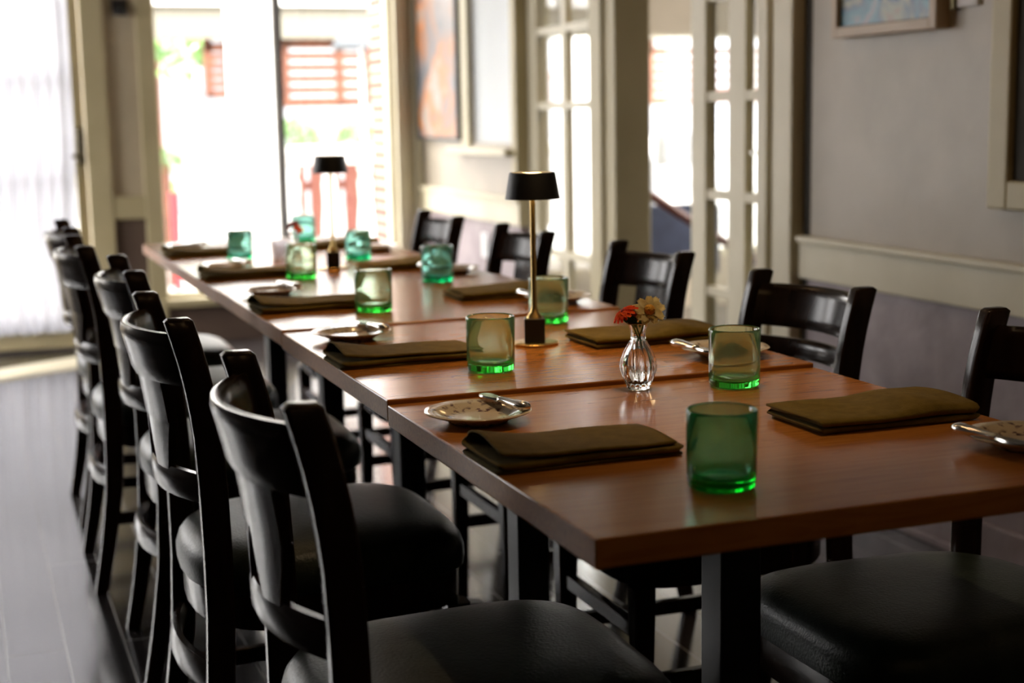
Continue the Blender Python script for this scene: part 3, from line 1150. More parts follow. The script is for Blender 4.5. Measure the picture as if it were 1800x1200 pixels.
GP = [(0.214, 0.134, 0, 'glass_deep', 1.0, 'dark green tumbler nearest the camera, on the bare end of the nearest table'),
      (0.224, 0.932, 1, 'glass_green', 1.0, 'pale green tumbler left of the large black lamp'),
      (0.527, 0.670, 0, 'glass_green', 1.0, 'green tumbler right of the clear flower vase'),
      (0.238, 1.708, 2, 'glass_green', 1.0, 'pale green tumbler at the right end of the middle left napkin'),
      (0.517, 1.408, 1, 'glass_green', 1.0, 'green tumbler directly behind the large lamp stem'),
      (0.250, 2.465, 3, 'glass_green', 1.0, 'green tumbler just below the far red flower'),
      (0.527, 2.172, 2, 'glass_teal', 1.0, 'teal tumbler left of the large lamp shade, on the middle table'),
      (0.200, 3.071, 4, 'glass_teal', 0.95, 'leftmost teal tumbler against the bright window'),
      (0.511, 2.883, 3, 'glass_teal', 0.95, 'teal tumbler right of the small lamp base'),
      (0.500, 3.560, 4, 'glass_teal', 1.0, 'teal tumbler directly behind the far red flower, farthest of all')]
gm = None
for i, (x, y, k, m_, s, lab) in enumerate(GP):
    o = obj('glass_tumbler', glass_bm(), M[m_], None, True)
    o.location = (x, y, TZ[k] + 0.0003)
    o.rotation_euler = (0, 0, i * 0.7)
    o.scale = (s, s, s)
    tag(o, lab, 'glass', 'green glass tumblers on the tables')


# ------------------------------------------------------------------ plates and butter knives
def plate_mat():
    m = mat('glazed_china', rough=0.12)
    nt = m.node_tree
    b = nt.nodes['Principled BSDF']
    tc = N(m, 'ShaderNodeTexCoord')
    sx = N(m, 'ShaderNodeSeparateXYZ')
    nt.links.new(tc.outputs['Object'], sx.inputs[0])
    cx = N(m, 'ShaderNodeCombineXYZ')
    nt.links.new(sx.outputs['X'], cx.inputs[0])
    nt.links.new(sx.outputs['Y'], cx.inputs[1])
    ln = N(m, 'ShaderNodeVectorMath', operation='LENGTH')
    nt.links.new(cx.outputs[0], ln.inputs[0])
    # ring mask between r=.035 and r=.068
    r1 = N(m, 'ShaderNodeValToRGB')
    e = r1.color_ramp.elements
    e[0].position = 0.42
    e[0].color = (0, 0, 0, 1)
    e[1].position = 0.95
    e[1].color = (0, 0, 0, 1)
    for p, c in ((0.50, 1), (0.62, 1), (0.70, 0.2), (0.80, 0.9), (0.88, 0.9)):
        q = e.new(p)
        q.color = (c, c, c, 1)
    ml = N(m, 'ShaderNodeMath', operation='MULTIPLY')
    ml.inputs[1].default_value = 1 / 0.075
    nt.links.new(ln.outputs['Value'], ml.inputs[0])
    nt.links.new(ml.outputs[0], r1.inputs[0])
    nz = N(m, 'ShaderNodeTexNoise')
    nz.inputs['Scale'].default_value = 95
    nz.inputs['Detail'].default_value = 4
    nt.links.new(tc.outputs['Object'], nz.inputs['Vector'])
    r2_ = N(m, 'ShaderNodeValToRGB')
    r2_.color_ramp.elements[0].position = 0.52
    r2_.color_ramp.elements[1].position = 0.60
    nt.links.new(nz.outputs['Fac'], r2_.inputs[0])
    mm = N(m, 'ShaderNodeMath', operation='MULTIPLY')
    nt.links.new(r1.outputs[0], mm.inputs[0])
    nt.links.new(r2_.outputs[0], mm.inputs[1])
    mix = N(m, 'ShaderNodeMixRGB')
    mix.inputs[1].default_value = (0.56, 0.47, 0.34, 1)
    mix.inputs[2].default_value = (0.10, 0.05, 0.06, 1)
    nt.links.new(mm.outputs[0], mix.inputs[0])
    nt.links.new(mix.outputs[0], b.inputs['Base Color'])
    return m


M['china'] = plate_mat()


def plate_bm():
    prof = [(0.0, 0.0035), (0.030, 0.0033), (0.036, 0.0005), (0.041, 0.0004), (0.045, 0.004), (0.060, 0.0105), (0.0735, 0.0148), (0.0750, 0.0163), (0.0738, 0.0174),
            (0.060, 0.0138), (0.052, 0.0105), (0.045, 0.0075), (0.038, 0.0064), (0.0, 0.0062)]
    return lathe(bmesh.new(), prof, 72, lambda r, z, a: r * (1 + (0.010 * math.cos(10 * a) if r > 0.07 else 0)))


def knife(loc, rz, lab):
    t = empty('butter_knife', loc, rz)
    tag(t, lab, 'knife', 'butter knives on the side plates')
    bm = bmesh.new()
    secs = []
    for yy, w_, h_ in ((-0.090, 0.002, 0.002), (-0.088, 0.0065, 0.0045), (-0.080, 0.0095, 0.0062), (-0.066, 0.0092, 0.0060), (-0.040, 0.0066, 0.0048), (-0.012, 0.0048, 0.0038), (-0.004, 0.0060, 0.0042), (0.000, 0.0046, 0.0034)):
        secs.append([Vector((w_ * math.cos(a), yy, 0.006 + h_ * math.sin(a))) for a in [2 * PI * k / 16 for k in range(16)]])
    sweep_sections(bm, secs)
    obj('handle', bm, M['silver'], t, True)
    bm = bmesh.new()
    secs = []
    for yy, a, b in ((-0.002, -0.0035, 0.0035), (0.010, -0.006, 0.006), (0.030, -0.0085, 0.0085), (0.046, -0.0095, 0.0085), (0.056, -0.007, 0.006), (0.060, -0.002, 0.002)):
        secs.append([Vector((a, yy, 0.005)), Vector((b, yy, 0.005)), Vector((b * 0.9, yy, 0.0072)), Vector((a * 0.9, yy, 0.0072))])
    sweep_sections(bm, secs)
    obj('blade', bm, M['silver'], t, True, 50)
    t.scale = (1.15, 0.82, 1.15)
    return t


PL = [(0.082, 0.590), (0.102, 1.370), (0.10, 2.110), (0.112, 2.80), (0.10, 3.50)]
PR = [(0.650, 0.150), (0.628, 0.885), (0.640, 1.660), (0.630, 2.375), (0.63, 3.12)]
place = ['nearest', 'second', 'middle', 'fourth', 'farthest']
for i, (x, y) in enumerate(PL):
    o = obj('side_plate', plate_bm(), M['china'], None, True, 60)
    o.location = (x, y, TZ[i] + 0.0002)
    tag(o, 'small patterned side plate at the left of the %s table' % place[i], 'plate', 'side plates on the left places')
    knife((x + 0.044, y + 0.032, TZ[i] + 0.0152), 0.18, 'butter knife on the plate at the left of the %s table' % place[i])
for i, (x, y) in enumerate(PR):
    o = obj('side_plate', plate_bm(), M['china'], None, True, 60)
    o.location = (x, y, TZ[i] + 0.0002)
    tag(o, 'small patterned side plate at the right of the %s table%s' % (place[i], ', cut by the frame edge' if i == 0 else ', near the chair'), 'plate', 'side plates on the right places')
    knife((x - 0.064, y - 0.022, TZ[i] + 0.0152), PI + 0.10, 'butter knife resting on the plate at the right of the %s table' % place[i])


# ------------------------------------------------------------------ lamps
def make_lamp(lab):
    t = empty('table_lamp')
    tag(t, lab, 'lamp', 'cordless table lamps')
    bm = bmesh.new()
    lathe(bm, [(0.0, 0.0), (0.042, 0.0), (0.043, 0.001), (0.043, 0.0035), (0.0415, 0.0045), (0.0, 0.0045)], 56)
    obj('base_disc', bm, M['brass'], t, True, 40)
    obj('battery_block', bx(-0.0185, 0.0185, -0.0185, 0.0185, 0.0045, 0.048, 0.0015), M['black_shade'], t)
    bm = bmesh.new()
    lathe(bm, [(0.0, 0.048), (0.0145, 0.0482), (0.013, 0.0520), (0.0075, 0.0585), (0.0062, 0.064), (0.0048, 0.068), (0.0048, 0.285), (0.0, 0.286)], 24)
    st = obj('stem', bm, M['brass'], t, True, 40)
    bm = bmesh.new()
    R0, R1, z0, z1 = 0.0490, 0.0400, 0.262, 0.309
    lathe(bm, [(R0, z0), (R1 + 0.0015, z1 - 0.003), (R1, z1), (R1 - 0.003, z1), (R1 - 0.0035, z1 - 0.004), (R0 - 0.003, z0 + 0.001), (R0, z0)], 56)
    obj('lamp_shade', bm, M['black_shade'], t, True, 40)
    bm = bmesh.new()
    lathe(bm, [(0.0, 0.3065), (0.0345, 0.3065), (0.035, 0.3050), (0.0, 0.3045)], 40)
    obj('led_disc', bm, M['lamp_glow'], t)
    bm = bmesh.new()
    lathe(bm, [(0.0, 0.287), (0.036, 0.287), (0.038, 0.283), (0.0, 0.281)], 40)
    obj('lower_led_disc', bm, M['lamp_glow'], t)
    return t


lamp = make_lamp('slim brass table lamp with black drum shade, large one in front of the french door')
lamp.location = (0.388, 1.155, TZ[1] + 0.0003)
lamp.rotation_euler = (0, 0, -0.37)
dup(lamp, (0.383, 2.66, TZ[3] + 0.0003), -0.24, 'slim brass table lamp with black drum shade, small one against the front window')


# ------------------------------------------------------------------ vases with flowers
def vase_bm():
    pr = [(0.0, 0.002), (0.012, 0.0015), (0.0155, 0.0), (0.0175, 0.003), (0.0180, 0.008), (0.0225, 0.018), (0.0265, 0.030), (0.0272, 0.038), (0.0255, 0.048), (0.0205, 0.060), (0.0145, 0.070), (0.0112, 0.077), (0.0118, 0.080), (0.0108, 0.083), (0.0112, 0.090), (0.0142, 0.098), (0.0172, 0.1035),
          (0.0168, 0.1045), (0.0150, 0.1035), (0.0118, 0.098), (0.0090, 0.090), (0.0087, 0.080), (0.0115, 0.071), (0.0175, 0.060), (0.0222, 0.048), (0.0238, 0.038), (0.0230, 0.030), (0.0195, 0.018), (0.0130, 0.011), (0.0, 0.010)]
    # densify
    out = []
    for (a, b), (c, d_) in zip(pr, pr[1:]):
        out.append((a, b))
        out.append(((a + c) / 2, (b + d_) / 2))
    out.append(pr[-1])
    nn = len(pr) * 2 - 1
    idx = {id(p): k for k, p in enumerate(out)}

    def ribs(r, z, a):
        amp = 0.075 if 0.006 < z < 0.076 and r > 0.0 else 0.0
        tw = z * 14
        return r * (1 + amp * math.cos(14 * (a + tw * 0.25)))
    bm = bmesh.new()
    # ribs only outside: inner wall kept round
    outer = 17 * 2
    rings = []
    n = 112
    for k, (r, z) in enumerate(out):
        if r < 1e-6:
            rings.append([bm.verts.new((0, 0, z))])
            continue
        rings.append([bm.verts.new(((ribs(r, z, 2 * PI * i / n) if k < outer else r) * math.cos(2 * PI * i / n), (ribs(r, z, 2 * PI * i / n) if k < outer else r) * math.sin(2 * PI * i / n), z)) for i in range(n)])
    for A, B in zip(rings, rings[1:]):
        for i in range(n):
            j = (i + 1) % n
            if len(A) == 1:
                bm.faces.new((A[0], B[j], B[i]))
            elif len(B) == 1:
                bm.faces.new((A[i], A[j], B[0]))
            else:
                bm.faces.new((A[i], A[j], B[j], B[i]))
    bmesh.ops.recalc_face_normals(bm, faces=bm.faces[:])
    return bm


def petals(bm, layers, rnd, curl):
    for (n, r0, r1, wid, lift, off) in layers:
        for i in range(n):
            a = 2 * PI * i / n + off + rnd.uniform(-0.08, 0.08)
            L_ = r1 * rnd.uniform(0.92, 1.08)
            rows = []
            for j in range(6):
                u = j / 5
                rr = r0 + (L_ - r0) * u
                w_ = wid * math.sin(PI * (0.14 + 0.76 * u)) ** 0.7
                z = lift * u - curl * u * u + 0.0006 * rnd.uniform(-1, 1)
                row = []
                for s in (-1, -0.5, 0, 0.5, 1):
                    zz = z + 0.0009 * s * s * (1 if lift >= 0 else -1)
                    notch = 0.0008 * math.cos(s * PI * 2) if j == 5 else 0
                    row.append(bm.verts.new(((rr + notch) * math.cos(a) - s * w_ * math.sin(a), (rr + notch) * math.sin(a) + s * w_ * math.cos(a), zz)))
                rows.append(row)
            for A, B in zip(rows, rows[1:]):
                for k in range(4):
                    bm.faces.new((A[k], A[k + 1], B[k + 1], B[k]))
    r = bmesh.ops.solidify(bm, geom=bm.faces[:], thickness=0.0004)


def flower(parent, name, pos, direction, layers, curl, pm, cm, cr, ch_, label, seed):
    rnd = random.Random(seed)
    q = Vector(direction).to_track_quat('Z', 'Y')
    bm = bmesh.new()
    petals(bm, layers, rnd, curl)
    f = obj(name, bm, pm, parent, True)
    f.location = pos
    f.rotation_mode = 'QUATERNION'
    f.rotation_quaternion = q
    f['label'] = label
    bm = bmesh.new()
    lathe(bm, [(0, ch_), (cr * 0.5, ch_ * 0.95), (cr * 0.85, ch_ * 0.6), (cr, 0.0005), (cr * 0.6, -0.001), (0, -0.0015)], 20, lambda r, z, a: r * (1 + 0.06 * math.sin(a * 9 + z * 3000)))
    obj('flower_centre', bm, cm, f, True)
    return f


M['petal_red'] = noise_color(mat('orange_red_petal', rough=0.9), (0.85, 0.03, 0.001), (0.95, 0.16, 0.003), 60, 3)
M['petal_cream'] = noise_color(mat('cream_petal', rough=0.6), (0.78, 0.63, 0.26), (0.90, 0.80, 0.46), 60, 3)
M['petal_pink'] = mat('crimson_petal', (0.42, 0.02, 0.06), 0.6)
M['petal_dark'] = mat('dark_red_petal', (0.30, 0.02, 0.01), 0.6)
M['yolk'] = noise_color(mat('golden_flower_centre', rough=0.8), (0.42, 0.16, 0.01), (0.70, 0.36, 0.03), 400, 2, bump=0.4)


def stem(parent, p0, p1, p2):
    bm = bmesh.new()
    pts = []
    for i in range(9):
        u = i / 8
        pts.append(Vector(p0) * (1 - u) ** 2 + Vector(p1) * 2 * u * (1 - u) + Vector(p2) * u * u)
    tube(bm, pts, 0.0012, 8)
    return obj('stem', bm, M['stem'], parent, True)


# view from the camera: -r2 is picture left
RT = Vector((math.cos(YAW), -math.sin(YAW), 0))
FW = Vector((math.sin(YAW), math.cos(YAW), 0))


def L3(r, f, z):
    return RT * r + FW * f + Vector((0, 0, z))


v = empty('flower_vase', (0.383, 0.709, TZ[0] + 0.0003))
tag(v, 'small ribbed clear glass bud vase on the nearest table', 'vase')
obj('vase_body', vase_bm(), M['glass_clear'], v, True)
bm = bmesh.new()
lathe(bm, [(0, 0.0106), (0.0122, 0.0116), (0.0188, 0.0185), (0.0223, 0.030), (0.0231, 0.038), (0.0215, 0.048), (0.0170, 0.0595), (0.0150, 0.0628), (0.0, 0.0626)], 48)
obj('water', bm, M['water'], v, True)

bq = empty('flower_bouquet', (0.383, 0.709, TZ[0] + 0.0003))
tag(bq, 'red and cream zinnias in the nearest glass vase', 'flowers')
flower(bq, 'zinnia_flower', L3(-0.022, -0.002, 0.121), L3(-0.55, -0.15, 0.75), [(15, 0.003, 0.0215, 0.0042, 0.001, 0.0), (13, 0.003, 0.018, 0.0038, 0.0045, 0.2), (9, 0.002, 0.012, 0.0032, 0.007, 0.1)], 0.009, M['petal_red'], M['petal_dark'], 0.004, 0.004, 'orange red zinnia head', 3)
flower(bq, 'zinnia_flower', L3(0.017, -0.004, 0.122), L3(0.12, -0.86, 0.45), [(9, 0.004, 0.0245, 0.0068, 0.002, 0.15), (7, 0.004, 0.020, 0.0062, 0.004, 0.5)], 0.004, M['petal_cream'], M['yolk'], 0.0085, 0.009, 'cream zinnia head with golden centre', 5)
flower(bq, 'small_bloom', L3(-0.004, 0.004, 0.111), L3(0.1, -0.8, 0.3), [(9, 0.001, 0.0075, 0.003, 0.002, 0.0)], 0.001, M['petal_pink'], M['petal_dark'], 0.0025, 0.002, 'small crimson bloom', 8)
stem(bq, L3(0.003, 0.0, 0.063), L3(0.0, 0.0, 0.088), L3(-0.018, 0.0, 0.118))
stem(bq, L3(-0.003, 0.001, 0.061), L3(0.003, 0.0, 0.088), L3(0.014, 0.0, 0.114))
stem(bq, L3(0.011, 0.0, 0.064), L3(-0.001, 0.003, 0.084), L3(-0.004, 0.003, 0.109))
for k, (a, b, c) in enumerate(((-0.006, -0.003, 0.108), (0.006, 0.004, 0.106), (-0.011, 0.002, 0.104))):
    bm = bmesh.new()
    for j in range(5):
        pass
    tip = L3(a * 2.3, b * 2, c + 0.006)
    root = L3(a * 0.3, b * 0.3, 0.096)
    d_ = (tip - root)
    sd = d_.cross(FW).normalized()
    rows = []
    for j in range(7):
        u = j / 6
        w_ = 0.0052 * math.sin(PI * (0.08 + 0.88 * u))
        p = root + d_ * u + Vector((0, 0, 0.003 * math.sin(PI * u)))
        rows.append([bm.verts.new(p - sd * w_), bm.verts.new(p + FW * -0.0008), bm.verts.new(p + sd * w_)])
    for A, B in zip(rows, rows[1:]):
        for q in range(2):
            bm.faces.new((A[q], A[q + 1], B[q + 1], B[q]))
    bmesh.ops.solidify(bm, geom=bm.faces[:], thickness=0.0004)
    obj('leaf', bm, M['leaf'], bq, True)

v2 = empty('flower_vase', (0.275, 2.66, TZ[3] + 0.0003))
tag(v2, 'small clear glass bud vase behind a green tumbler on the fourth table', 'vase')
obj('vase_body', vase_bm(), M['glass_clear'], v2, True)
b2 = empty('flower_bouquet', (0.275, 2.66, TZ[3] + 0.0003))
tag(b2, 'dark red zinnias in the far vase against the window', 'flowers')
flower(b2, 'zinnia_flower', L3(-0.006, 0, 0.128), L3(-0.5, -0.2, 0.8), [(15, 0.003, 0.022, 0.0045, 0.002, 0.0), (12, 0.003, 0.017, 0.004, 0.006, 0.2)], 0.009, M['petal_dark'], M['petal_dark'], 0.004, 0.004, 'dark red zinnia head', 9)
flower(b2, 'zinnia_flower', L3(0.014, 0, 0.116), L3(0.5, -0.4, 0.6), [(13, 0.003, 0.017, 0.0042, 0.002, 0.0), (10, 0.003, 0.013, 0.004, 0.005, 0.2)], 0.007, M['petal_red'], M['petal_dark'], 0.004, 0.004, 'rust red zinnia head', 10)
stem(b2, L3(0, 0, 0.030), L3(0.002, 0, 0.09), L3(-0.005, 0, 0.126))
stem(b2, L3(0.006, 0, 0.032), L3(0.0, 0, 0.09), L3(0.012, 0, 0.113))

# small white pot between far tumblers
bm = bmesh.new()
lathe(bm, [(0, 0.0), (0.021, 0.0), (0.0225, 0.002), (0.0265, 0.05), (0.0262, 0.052), (0.0245, 0.050), (0.0205, 0.006), (0, 0.005)], 36)
o = obj('candle_cup', bm, M['frost'], None, True, 40)
o.location = (0.313, 3.042, TZ[3] + 0.0003)
tag(o, 'small frosted white candle cup right of the leftmost teal tumbler', 'candle holder')

# ------------------------------------------------------------------ hall beyond the opening
struct('wall_hall_stub', bx(2.36, 2.58, 5.32, 5.44, 0, H), M['trim'], label='beige stub wall in the hall behind the opening')
t = empty('handrail', (2.5, 5.25, 0.82))
tag(t, 'dark red wooden handrail sloping down in the hall beyond the opening', 'handrail')
bm = bmesh.new()
tube(bm, [(-0.06, 0, 0.005), (0.0, 0, 0.0), (0.16, 0, -0.095), (0.34, 0, -0.205), (0.70, 0, -0.42)], 0.024, 14)
obj('rail', bm, M['rail_wood'], t, True)
bm = bmesh.new()
tube(bm, [(-0.04, 0.0, -0.01), (-0.04, 0.03, -0.05), (-0.04, 0.07, -0.05)], 0.010)
lathe_b = bm
obj('bracket', bm, M['old_brass'], t, True)

w = struct('window_6', bx(2.35, 2.39, YF + 0.02, YF + 0.09, 0.3, 1.62), M['trim'], label='hall window seen through the opening')
bm = bmesh.new()
box(bm, 4.01, 4.05, YF + 0.02, YF + 0.09, 0.3, 1.62)
box(bm, 2.39, 4.01, YF + 0.02, YF + 0.09, 0.3, 0.34)
box(bm, 2.39, 4.01, YF + 0.02, YF + 0.09, 1.60, 1.62)
obj('window_frame', bm, M['trim'], w)
obj('pane', bx(2.39, 4.01, YF + 0.05, YF + 0.056, 0.34, 1.60), M['pane'], w)

t = empty('lounge_chair', (2.92, 5.75, 0))
tag(t, 'navy upholstered chair back in the hall beyond the opening', 'chair')
obj('seat', bx(-0.27, 0.27, -0.05, 0.40, 0.30, 0.42, 0.03, 3), M['navy'], t, True)
obj('backrest', bx(-0.27, 0.27, -0.14, -0.04, 0.30, 0.685, 0.03, 3), M['navy'], t, True)
for sx in (-0.23, 0.23):
    for sy in (-0.09, 0.35):
        obj('leg', bx(sx - 0.018, sx + 0.018, sy - 0.018, sy + 0.018, 0, 0.32), M['dark_wood'], t)

# ------------------------------------------------------------------ porch and street outside
struct('porch_floor', bx(-3.0, 9.0, YF + 0.25, 10.6, -0.14, -0.02), M['concrete'], label='pale porch deck outside the window')
struct('ground', bx(-30, 40, 10.6, 70, -0.5, -0.30), M['concrete'], label='pale street ground beyond the porch')


def railing(x0_, x1_, y, lab):
    t = empty('porch_railing', ((x0_ + x1_) / 2, y, -0.02))
    tag(t, lab, 'railing', 'white porch railings')
    h = (x1_ - x0_) / 2
    obj('top_rail', bx(-h, h, -0.05, 0.05, 0.86, 0.99, 0.01), M['white'], t)
    obj('bottom_rail', bx(-h, h, -0.03, 0.03, 0.10, 0.18, 0.008), M['white'], t)
    n = int((x1_ - x0_) / 0.235)
    for i in range(n):
        x = -h + (i + 0.5) * (2 * h / n)
        bm = bmesh.new()
        lathe(bm, [(0.03, 0.18), (0.045, 0.24), (0.06, 0.33), (0.055, 0.45), (0.042, 0.6), (0.05, 0.72), (0.034, 0.78), (0.052, 0.83), (0.03, 0.86)], 14)
        for vv in bm.verts:
            vv.co.x += x
        obj('baluster', bm, M['white'], t, True)
    return t


railing(1.50, 3.6, 9.0, 'white baluster railing of the porch right of the white post')
railing(3.95, 6.4, 9.0, 'white baluster railing of the porch seen through the hall window')


def porch_post(x, y, w, lab):
    t = empty('porch_post', (x, y, -0.02))
    tag(t, lab, 'post', 'white porch posts')
    obj('shaft', bx(-w / 2, w / 2, -w / 2, w / 2, 0.0, 2.9, 0.01), M['white'], t)
    obj('plinth', bx(-w / 2 - 0.04, w / 2 + 0.04, -w / 2 - 0.04, w / 2 + 0.04, 0.0, 0.22, 0.01), M['white'], t)


porch_post(1.31, 8.6, 0.30, 'broad white porch post outside the front window')
porch_post(3.775, 8.9, 0.26, 'white porch post outside the hall window')
t = empty('brick_pillar', (2.20, 8.1, -0.02))
tag(t, 'red brick pillar at the right edge of the front window', 'pillar')
obj('shaft', bx(-0.17, 0.2, -0.2, 0.2, 0, 2.9), M['brick'], t)
obj('plinth', bx(-0.20, 0.23, -0.23, 0.23, 0, 0.12, 0.01), M['concrete'], t)


def screen(x0_, x1_, y, z0_, z1_, lab, stiles):
    t = empty('slatted_screen', ((x0_ + x1_) / 2, y, z0_))
    tag(t, lab, 'screen', 'terracotta slatted screens')
    h = (x1_ - x0_) / 2
    H_ = z1_ - z0_
    n = 6
    bm = bmesh.new()
    for i in range(n):
        z = H_ * (i + 0.5) / n
        box(bm, -h, h, -0.012, 0.012, z - H_ / n * 0.33, z + H_ / n * 0.33)
    obj('slats', bm, M['slat'], t)
    bm = bmesh.new()
    for s in stiles:
        box(bm, -h + s * 2 * h - 0.03, -h + s * 2 * h + 0.03, -0.02, 0.02, 0, 1.7598 - z0_)
    box(bm, -h, h, -0.02, 0.02, H_ - 0.06, H_)
    box(bm, -h, h, -0.02, 0.02, 0.0, 0.02)
    obj('frame', bm, M['slat'], t)


screen(1.82, 3.4, 10.0, 1.25, 1.76, 'wide terracotta slatted screen above the right porch railing', (0.0, 0.27, 0.42, 0.7, 1.0))
screen(1.23, 1.45, 10.0, 1.33, 1.73, 'narrow terracotta slatted screen left of the white porch post', (0.05, 0.75, 1.0))
screen(4.9, 6.2, 10.0, 1.22, 1.69, 'terracotta slatted screen seen through the hall window', (0.0, 0.4, 1.0))
screen(3.75, 4.45, 10.0, 1.20, 1.50, 'low terracotta slatted screen seen through the french door panel', (0.0, 1.0))
bm = bmesh.new()
box(bm, -3.0, 9.0, 9.85, 10.15, 2.00, 2.9)
tag(obj('porch_beam', bm, M['white'], None), 'white fascia beam across the porch above the screens', 'beam')
bm = bmesh.new()
lathe(bm, [(0.0, 0.20), (0.08, 0.185), (0.16, 0.13), (0.225, 0.03), (0.222, 0.02), (0.15, 0.115), (0.0, 0.17)], 24)
t = empty('patio_umbrella', (2.28, 9.45, -0.02))
tag(t, 'charcoal patio umbrella outside at the top of the front window', 'umbrella')
for vv in bm.verts:
    vv.co.z += 1.66
obj('canopy', bm, M['umbrella'], t, True)
bm = bmesh.new()
tube(bm, [(0, 0, 0.0), (0, 0, 1.84)], 0.015)
obj('pole', bm, M['white'], t)
bm = bmesh.new()
lathe(bm, [(0, 0), (0.2, 0), (0.19, 0.05), (0.03, 0.08), (0.03, 0.2), (0, 0.2)], 24)
obj('base', bm, M['concrete'], t, True, 40)

bm = bmesh.new()
box(bm, -3.0, 9.0, 9.9, 10.1, 1.76, 2.0)
tag(obj('header_board', bm, mat('greige_header_paint', (0.13, 0.125, 0.10), 0.6), None), 'greige header board under the white porch beam, carrying the screens', 'board')

# reddish board fence behind the railing
t = empty('board_fence', (4.0, 11.2, -0.3))
tag(t, 'low red brown board fence behind the porch railing', 'fence')
bm = bmesh.new()
for i in range(14):
    x = -2.05 + i * 0.15
    box(bm, x, x + 0.11, -0.015, 0.015, 0.05, 1.12)
obj('boards', bm, M['fence_red'], t)
bm = bmesh.new()
box(bm, -2.1, 0.05, 0.015, 0.05, 0.25, 0.33)
box(bm, -2.1, 0.05, 0.015, 0.05, 0.85, 0.93)
box(bm, -2.15, -2.07, -0.05, 0.05, 0.0, 1.15)
box(bm, 0.05, 0.13, -0.05, 0.05, 0.0, 1.15)
obj('rails', bm, M['fence_red'], t)


def shrub(x, y, z, r, lab, seed):
    rnd = random.Random(seed)
    bm = bmesh.new()
    for i in range(420):
        d_ = Vector((rnd.gauss(0, 1), rnd.gauss(0, 1), rnd.gauss(0, 1))).normalized() * r * rnd.uniform(0.5, 1.0) ** 0.6
        d_.z = abs(d_.z) if rnd.random() < 0.75 else d_.z * 0.5
        s = r * rnd.uniform(0.08, 0.15)
        a = Vector((rnd.uniform(-1, 1), rnd.uniform(-1, 1), rnd.uniform(-1, 1))).normalized()
        b = a.cross(Vector((rnd.uniform(-1, 1), rnd.uniform(-1, 1), rnd.uniform(-1, 1)))).normalized()
        vs = [bm.verts.new(d_ + a * s), bm.verts.new(d_ + b * s * 0.5), bm.verts.new(d_ - a * s), bm.verts.new(d_ - b * s * 0.5)]
        bm.faces.new(vs)
    t = empty('shrub', (x, y, z))
    tag(t, lab, 'shrub')
    obj('foliage', bm, M['foliage'], t)
    bm = bmesh.new()
    tube(bm, [(0, 0, -z - 0.3), (0, 0, 0.1 * r)], 0.04 * r + 0.02)
    obj('trunk', bm, M['slat'], t)


shrub(1.42, 14.5, 1.72, 0.62, 'leafy green tree crown at the upper left of the front window', 1)
shrub(2.35, 12.2, 0.92, 0.26, 'low green shrub just above the porch railing', 2)
shrub(3.00, 12.4, 0.92, 0.24, 'second low shrub right of the first above the railing', 3)
shrub(0.83, 9.5, 0.85, 0.13, 'yellow green potted shrub at the left of the front window', 4)

# grey sign on a post in the street
t = empty('street_sign', (1.78, 14.0, -0.3))
tag(t, 'blank grey street sign on a post beyond the left window pane', 'sign')
obj('sign_board', bx(-0.12, 0.12, -0.015, 0.015, 1.42, 1.78, 0.01), M['dark_slate'], t)
bm = bmesh.new()
tube(bm, [(0, 0.03, 0), (0, 0.03, 1.70)], 0.025)
obj('pole', bm, M['white'], t)

# red canister and red menu board by the left part of the window
t = empty('red_planter', (0.80, 8.95, -0.02))
tag(t, 'slim red planter standing on the porch left of the white post', 'planter')
bm = bmesh.new()
lathe(bm, [(0, 0), (0.022, 0), (0.024, 0.02), (0.034, 0.68), (0.038, 0.70), (0.030, 0.70), (0.028, 0.65), (0, 0.64)], 28)
obj('pot', bm, M['red'], t, True, 40)
bm = bmesh.new()
tube(bm, [(0, 0, 0.64), (0, 0, 0.78)], 0.014)
obj('stalk', bm, M['stem'], t)

# patio chair silhouette outside the hall window
t = empty('patio_chair', (4.22, 8.4, -0.02))
tag(t, 'slate grey patio chair on the porch outside the hall window', 'chair')
obj('seat', bx(-0.2, 0.2, -0.2, 0.2, 0.42, 0.46, 0.01), M['dark_slate'], t)
bm = bmesh.new()
bent_panel(bm, lambda z: -0.14, lambda z: 0.14, 0.80, 1.03, lambda z: -0.2, 0.2, 0.03, 0.03, 8, 4, 1)
for vv in bm.verts:
    x_, y_, z_ = vv.co
    vv.co = (y_, -x_ - 0.4, z_)
obj('backrest', bm, M['dark_slate'], t)
for sx in (-0.18, 0.18):
    for sy in (-0.18, 0.18):
        obj('leg', bx(sx - 0.015, sx + 0.015, sy - 0.015, sy + 0.015, 0, 0.44 if sy > 0 else 0.85), M['dark_slate'], t)

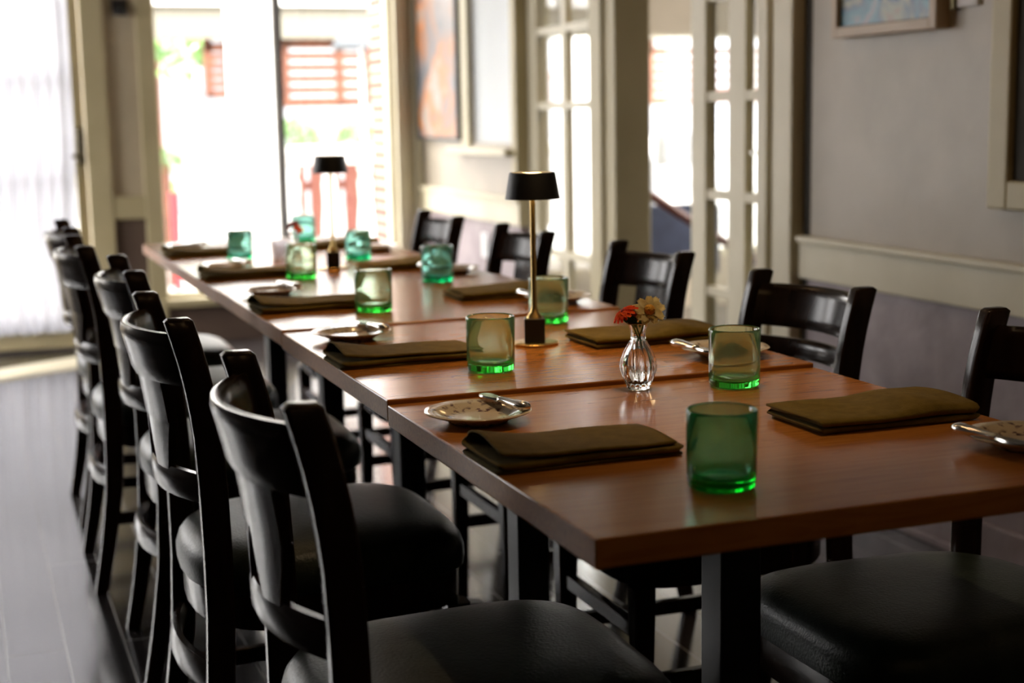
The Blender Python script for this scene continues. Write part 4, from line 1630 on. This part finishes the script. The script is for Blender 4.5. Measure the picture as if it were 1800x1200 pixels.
# house across the street
t = empty('house', (2.5, 22.0, -0.3))
tag(t, 'pale sided house across the street', 'house')
obj('wall', bx(-7.5, 9.5, 0, 6, 0, 5.2), M['siding'], t)
obj('roof', sweep_sections(bmesh.new(), [[Vector((x_, -0.8, 5.0)), Vector((x_, 3, 7.2)), Vector((x_, 6.8, 5.0))] for x_ in (-8.2, 10.2)]), M['dark_slate'], t)
for wx in (-5.0, -2.0, 1.0, 4.0, 7.0):
    wf = obj('window', bx(wx - 0.55, wx + 0.55, -0.05, 0.0, 1.3, 2.9), M['white'], t)
    obj('pane', bx(wx - 0.47, wx + 0.47, -0.06, -0.05, 1.38, 2.82), M['dark_slate'], wf)

# ------------------------------------------------------------------ ceiling downlights, the last one added to brighten the hall
DL = [(-0.6, -2.4), (0.5, -2.4), (1.2, -0.6), (0.42, 0.72), (0.42, 1.75), (0.42, 2.95), (2.75, 4.0)]
DN = ['behind the camera at the left', 'behind the camera at the right', 'near the right wall', 'above the nearest table', 'above the middle table', 'above the far tables', 'added unseen to brighten the hall']
dl0 = empty('ceiling_downlight', (DL[0][0], DL[0][1], H))
tag(dl0, 'small warm ceiling downlight ' + DN[0], 'ceiling light', 'ceiling downlights')
bm = bmesh.new()
lathe(bm, [(0.045, -0.001), (0.065, -0.001), (0.066, -0.006), (0.047, -0.012), (0.045, -0.001)], 28)
obj('trim_ring', bm, M['trim'], dl0, True, 40)
bm = bmesh.new()
lathe(bm, [(0, -0.012), (0.024, -0.011), (0.030, -0.006), (0.030, -0.001), (0, -0.001)], 20)
obj('bulb', bm, M['bulb_glow'], dl0)
for (x, y), nm in list(zip(DL, DN))[1:]:
    dup(dl0, (x, y, H), 0, 'small warm ceiling downlight ' + nm)
for k, (x, y) in enumerate(DL[3:]):
    sd = bpy.data.lights.new('downlight_beam', 'SPOT')
    sd.energy = 17
    sd.color = (1.0, 0.72, 0.42)
    sd.spot_size = math.radians(36 if k < 3 else 110)
    sd.energy = 17 if k < 3 else 45  # the wide, stronger beam is added to light the hall
    sd.spot_blend = 0.8
    sd.shadow_soft_size = 0.03
    so = bpy.data.objects.new('downlight_beam', sd)
    so.location = (x, y, H - 0.02)
    COL.objects.link(so)
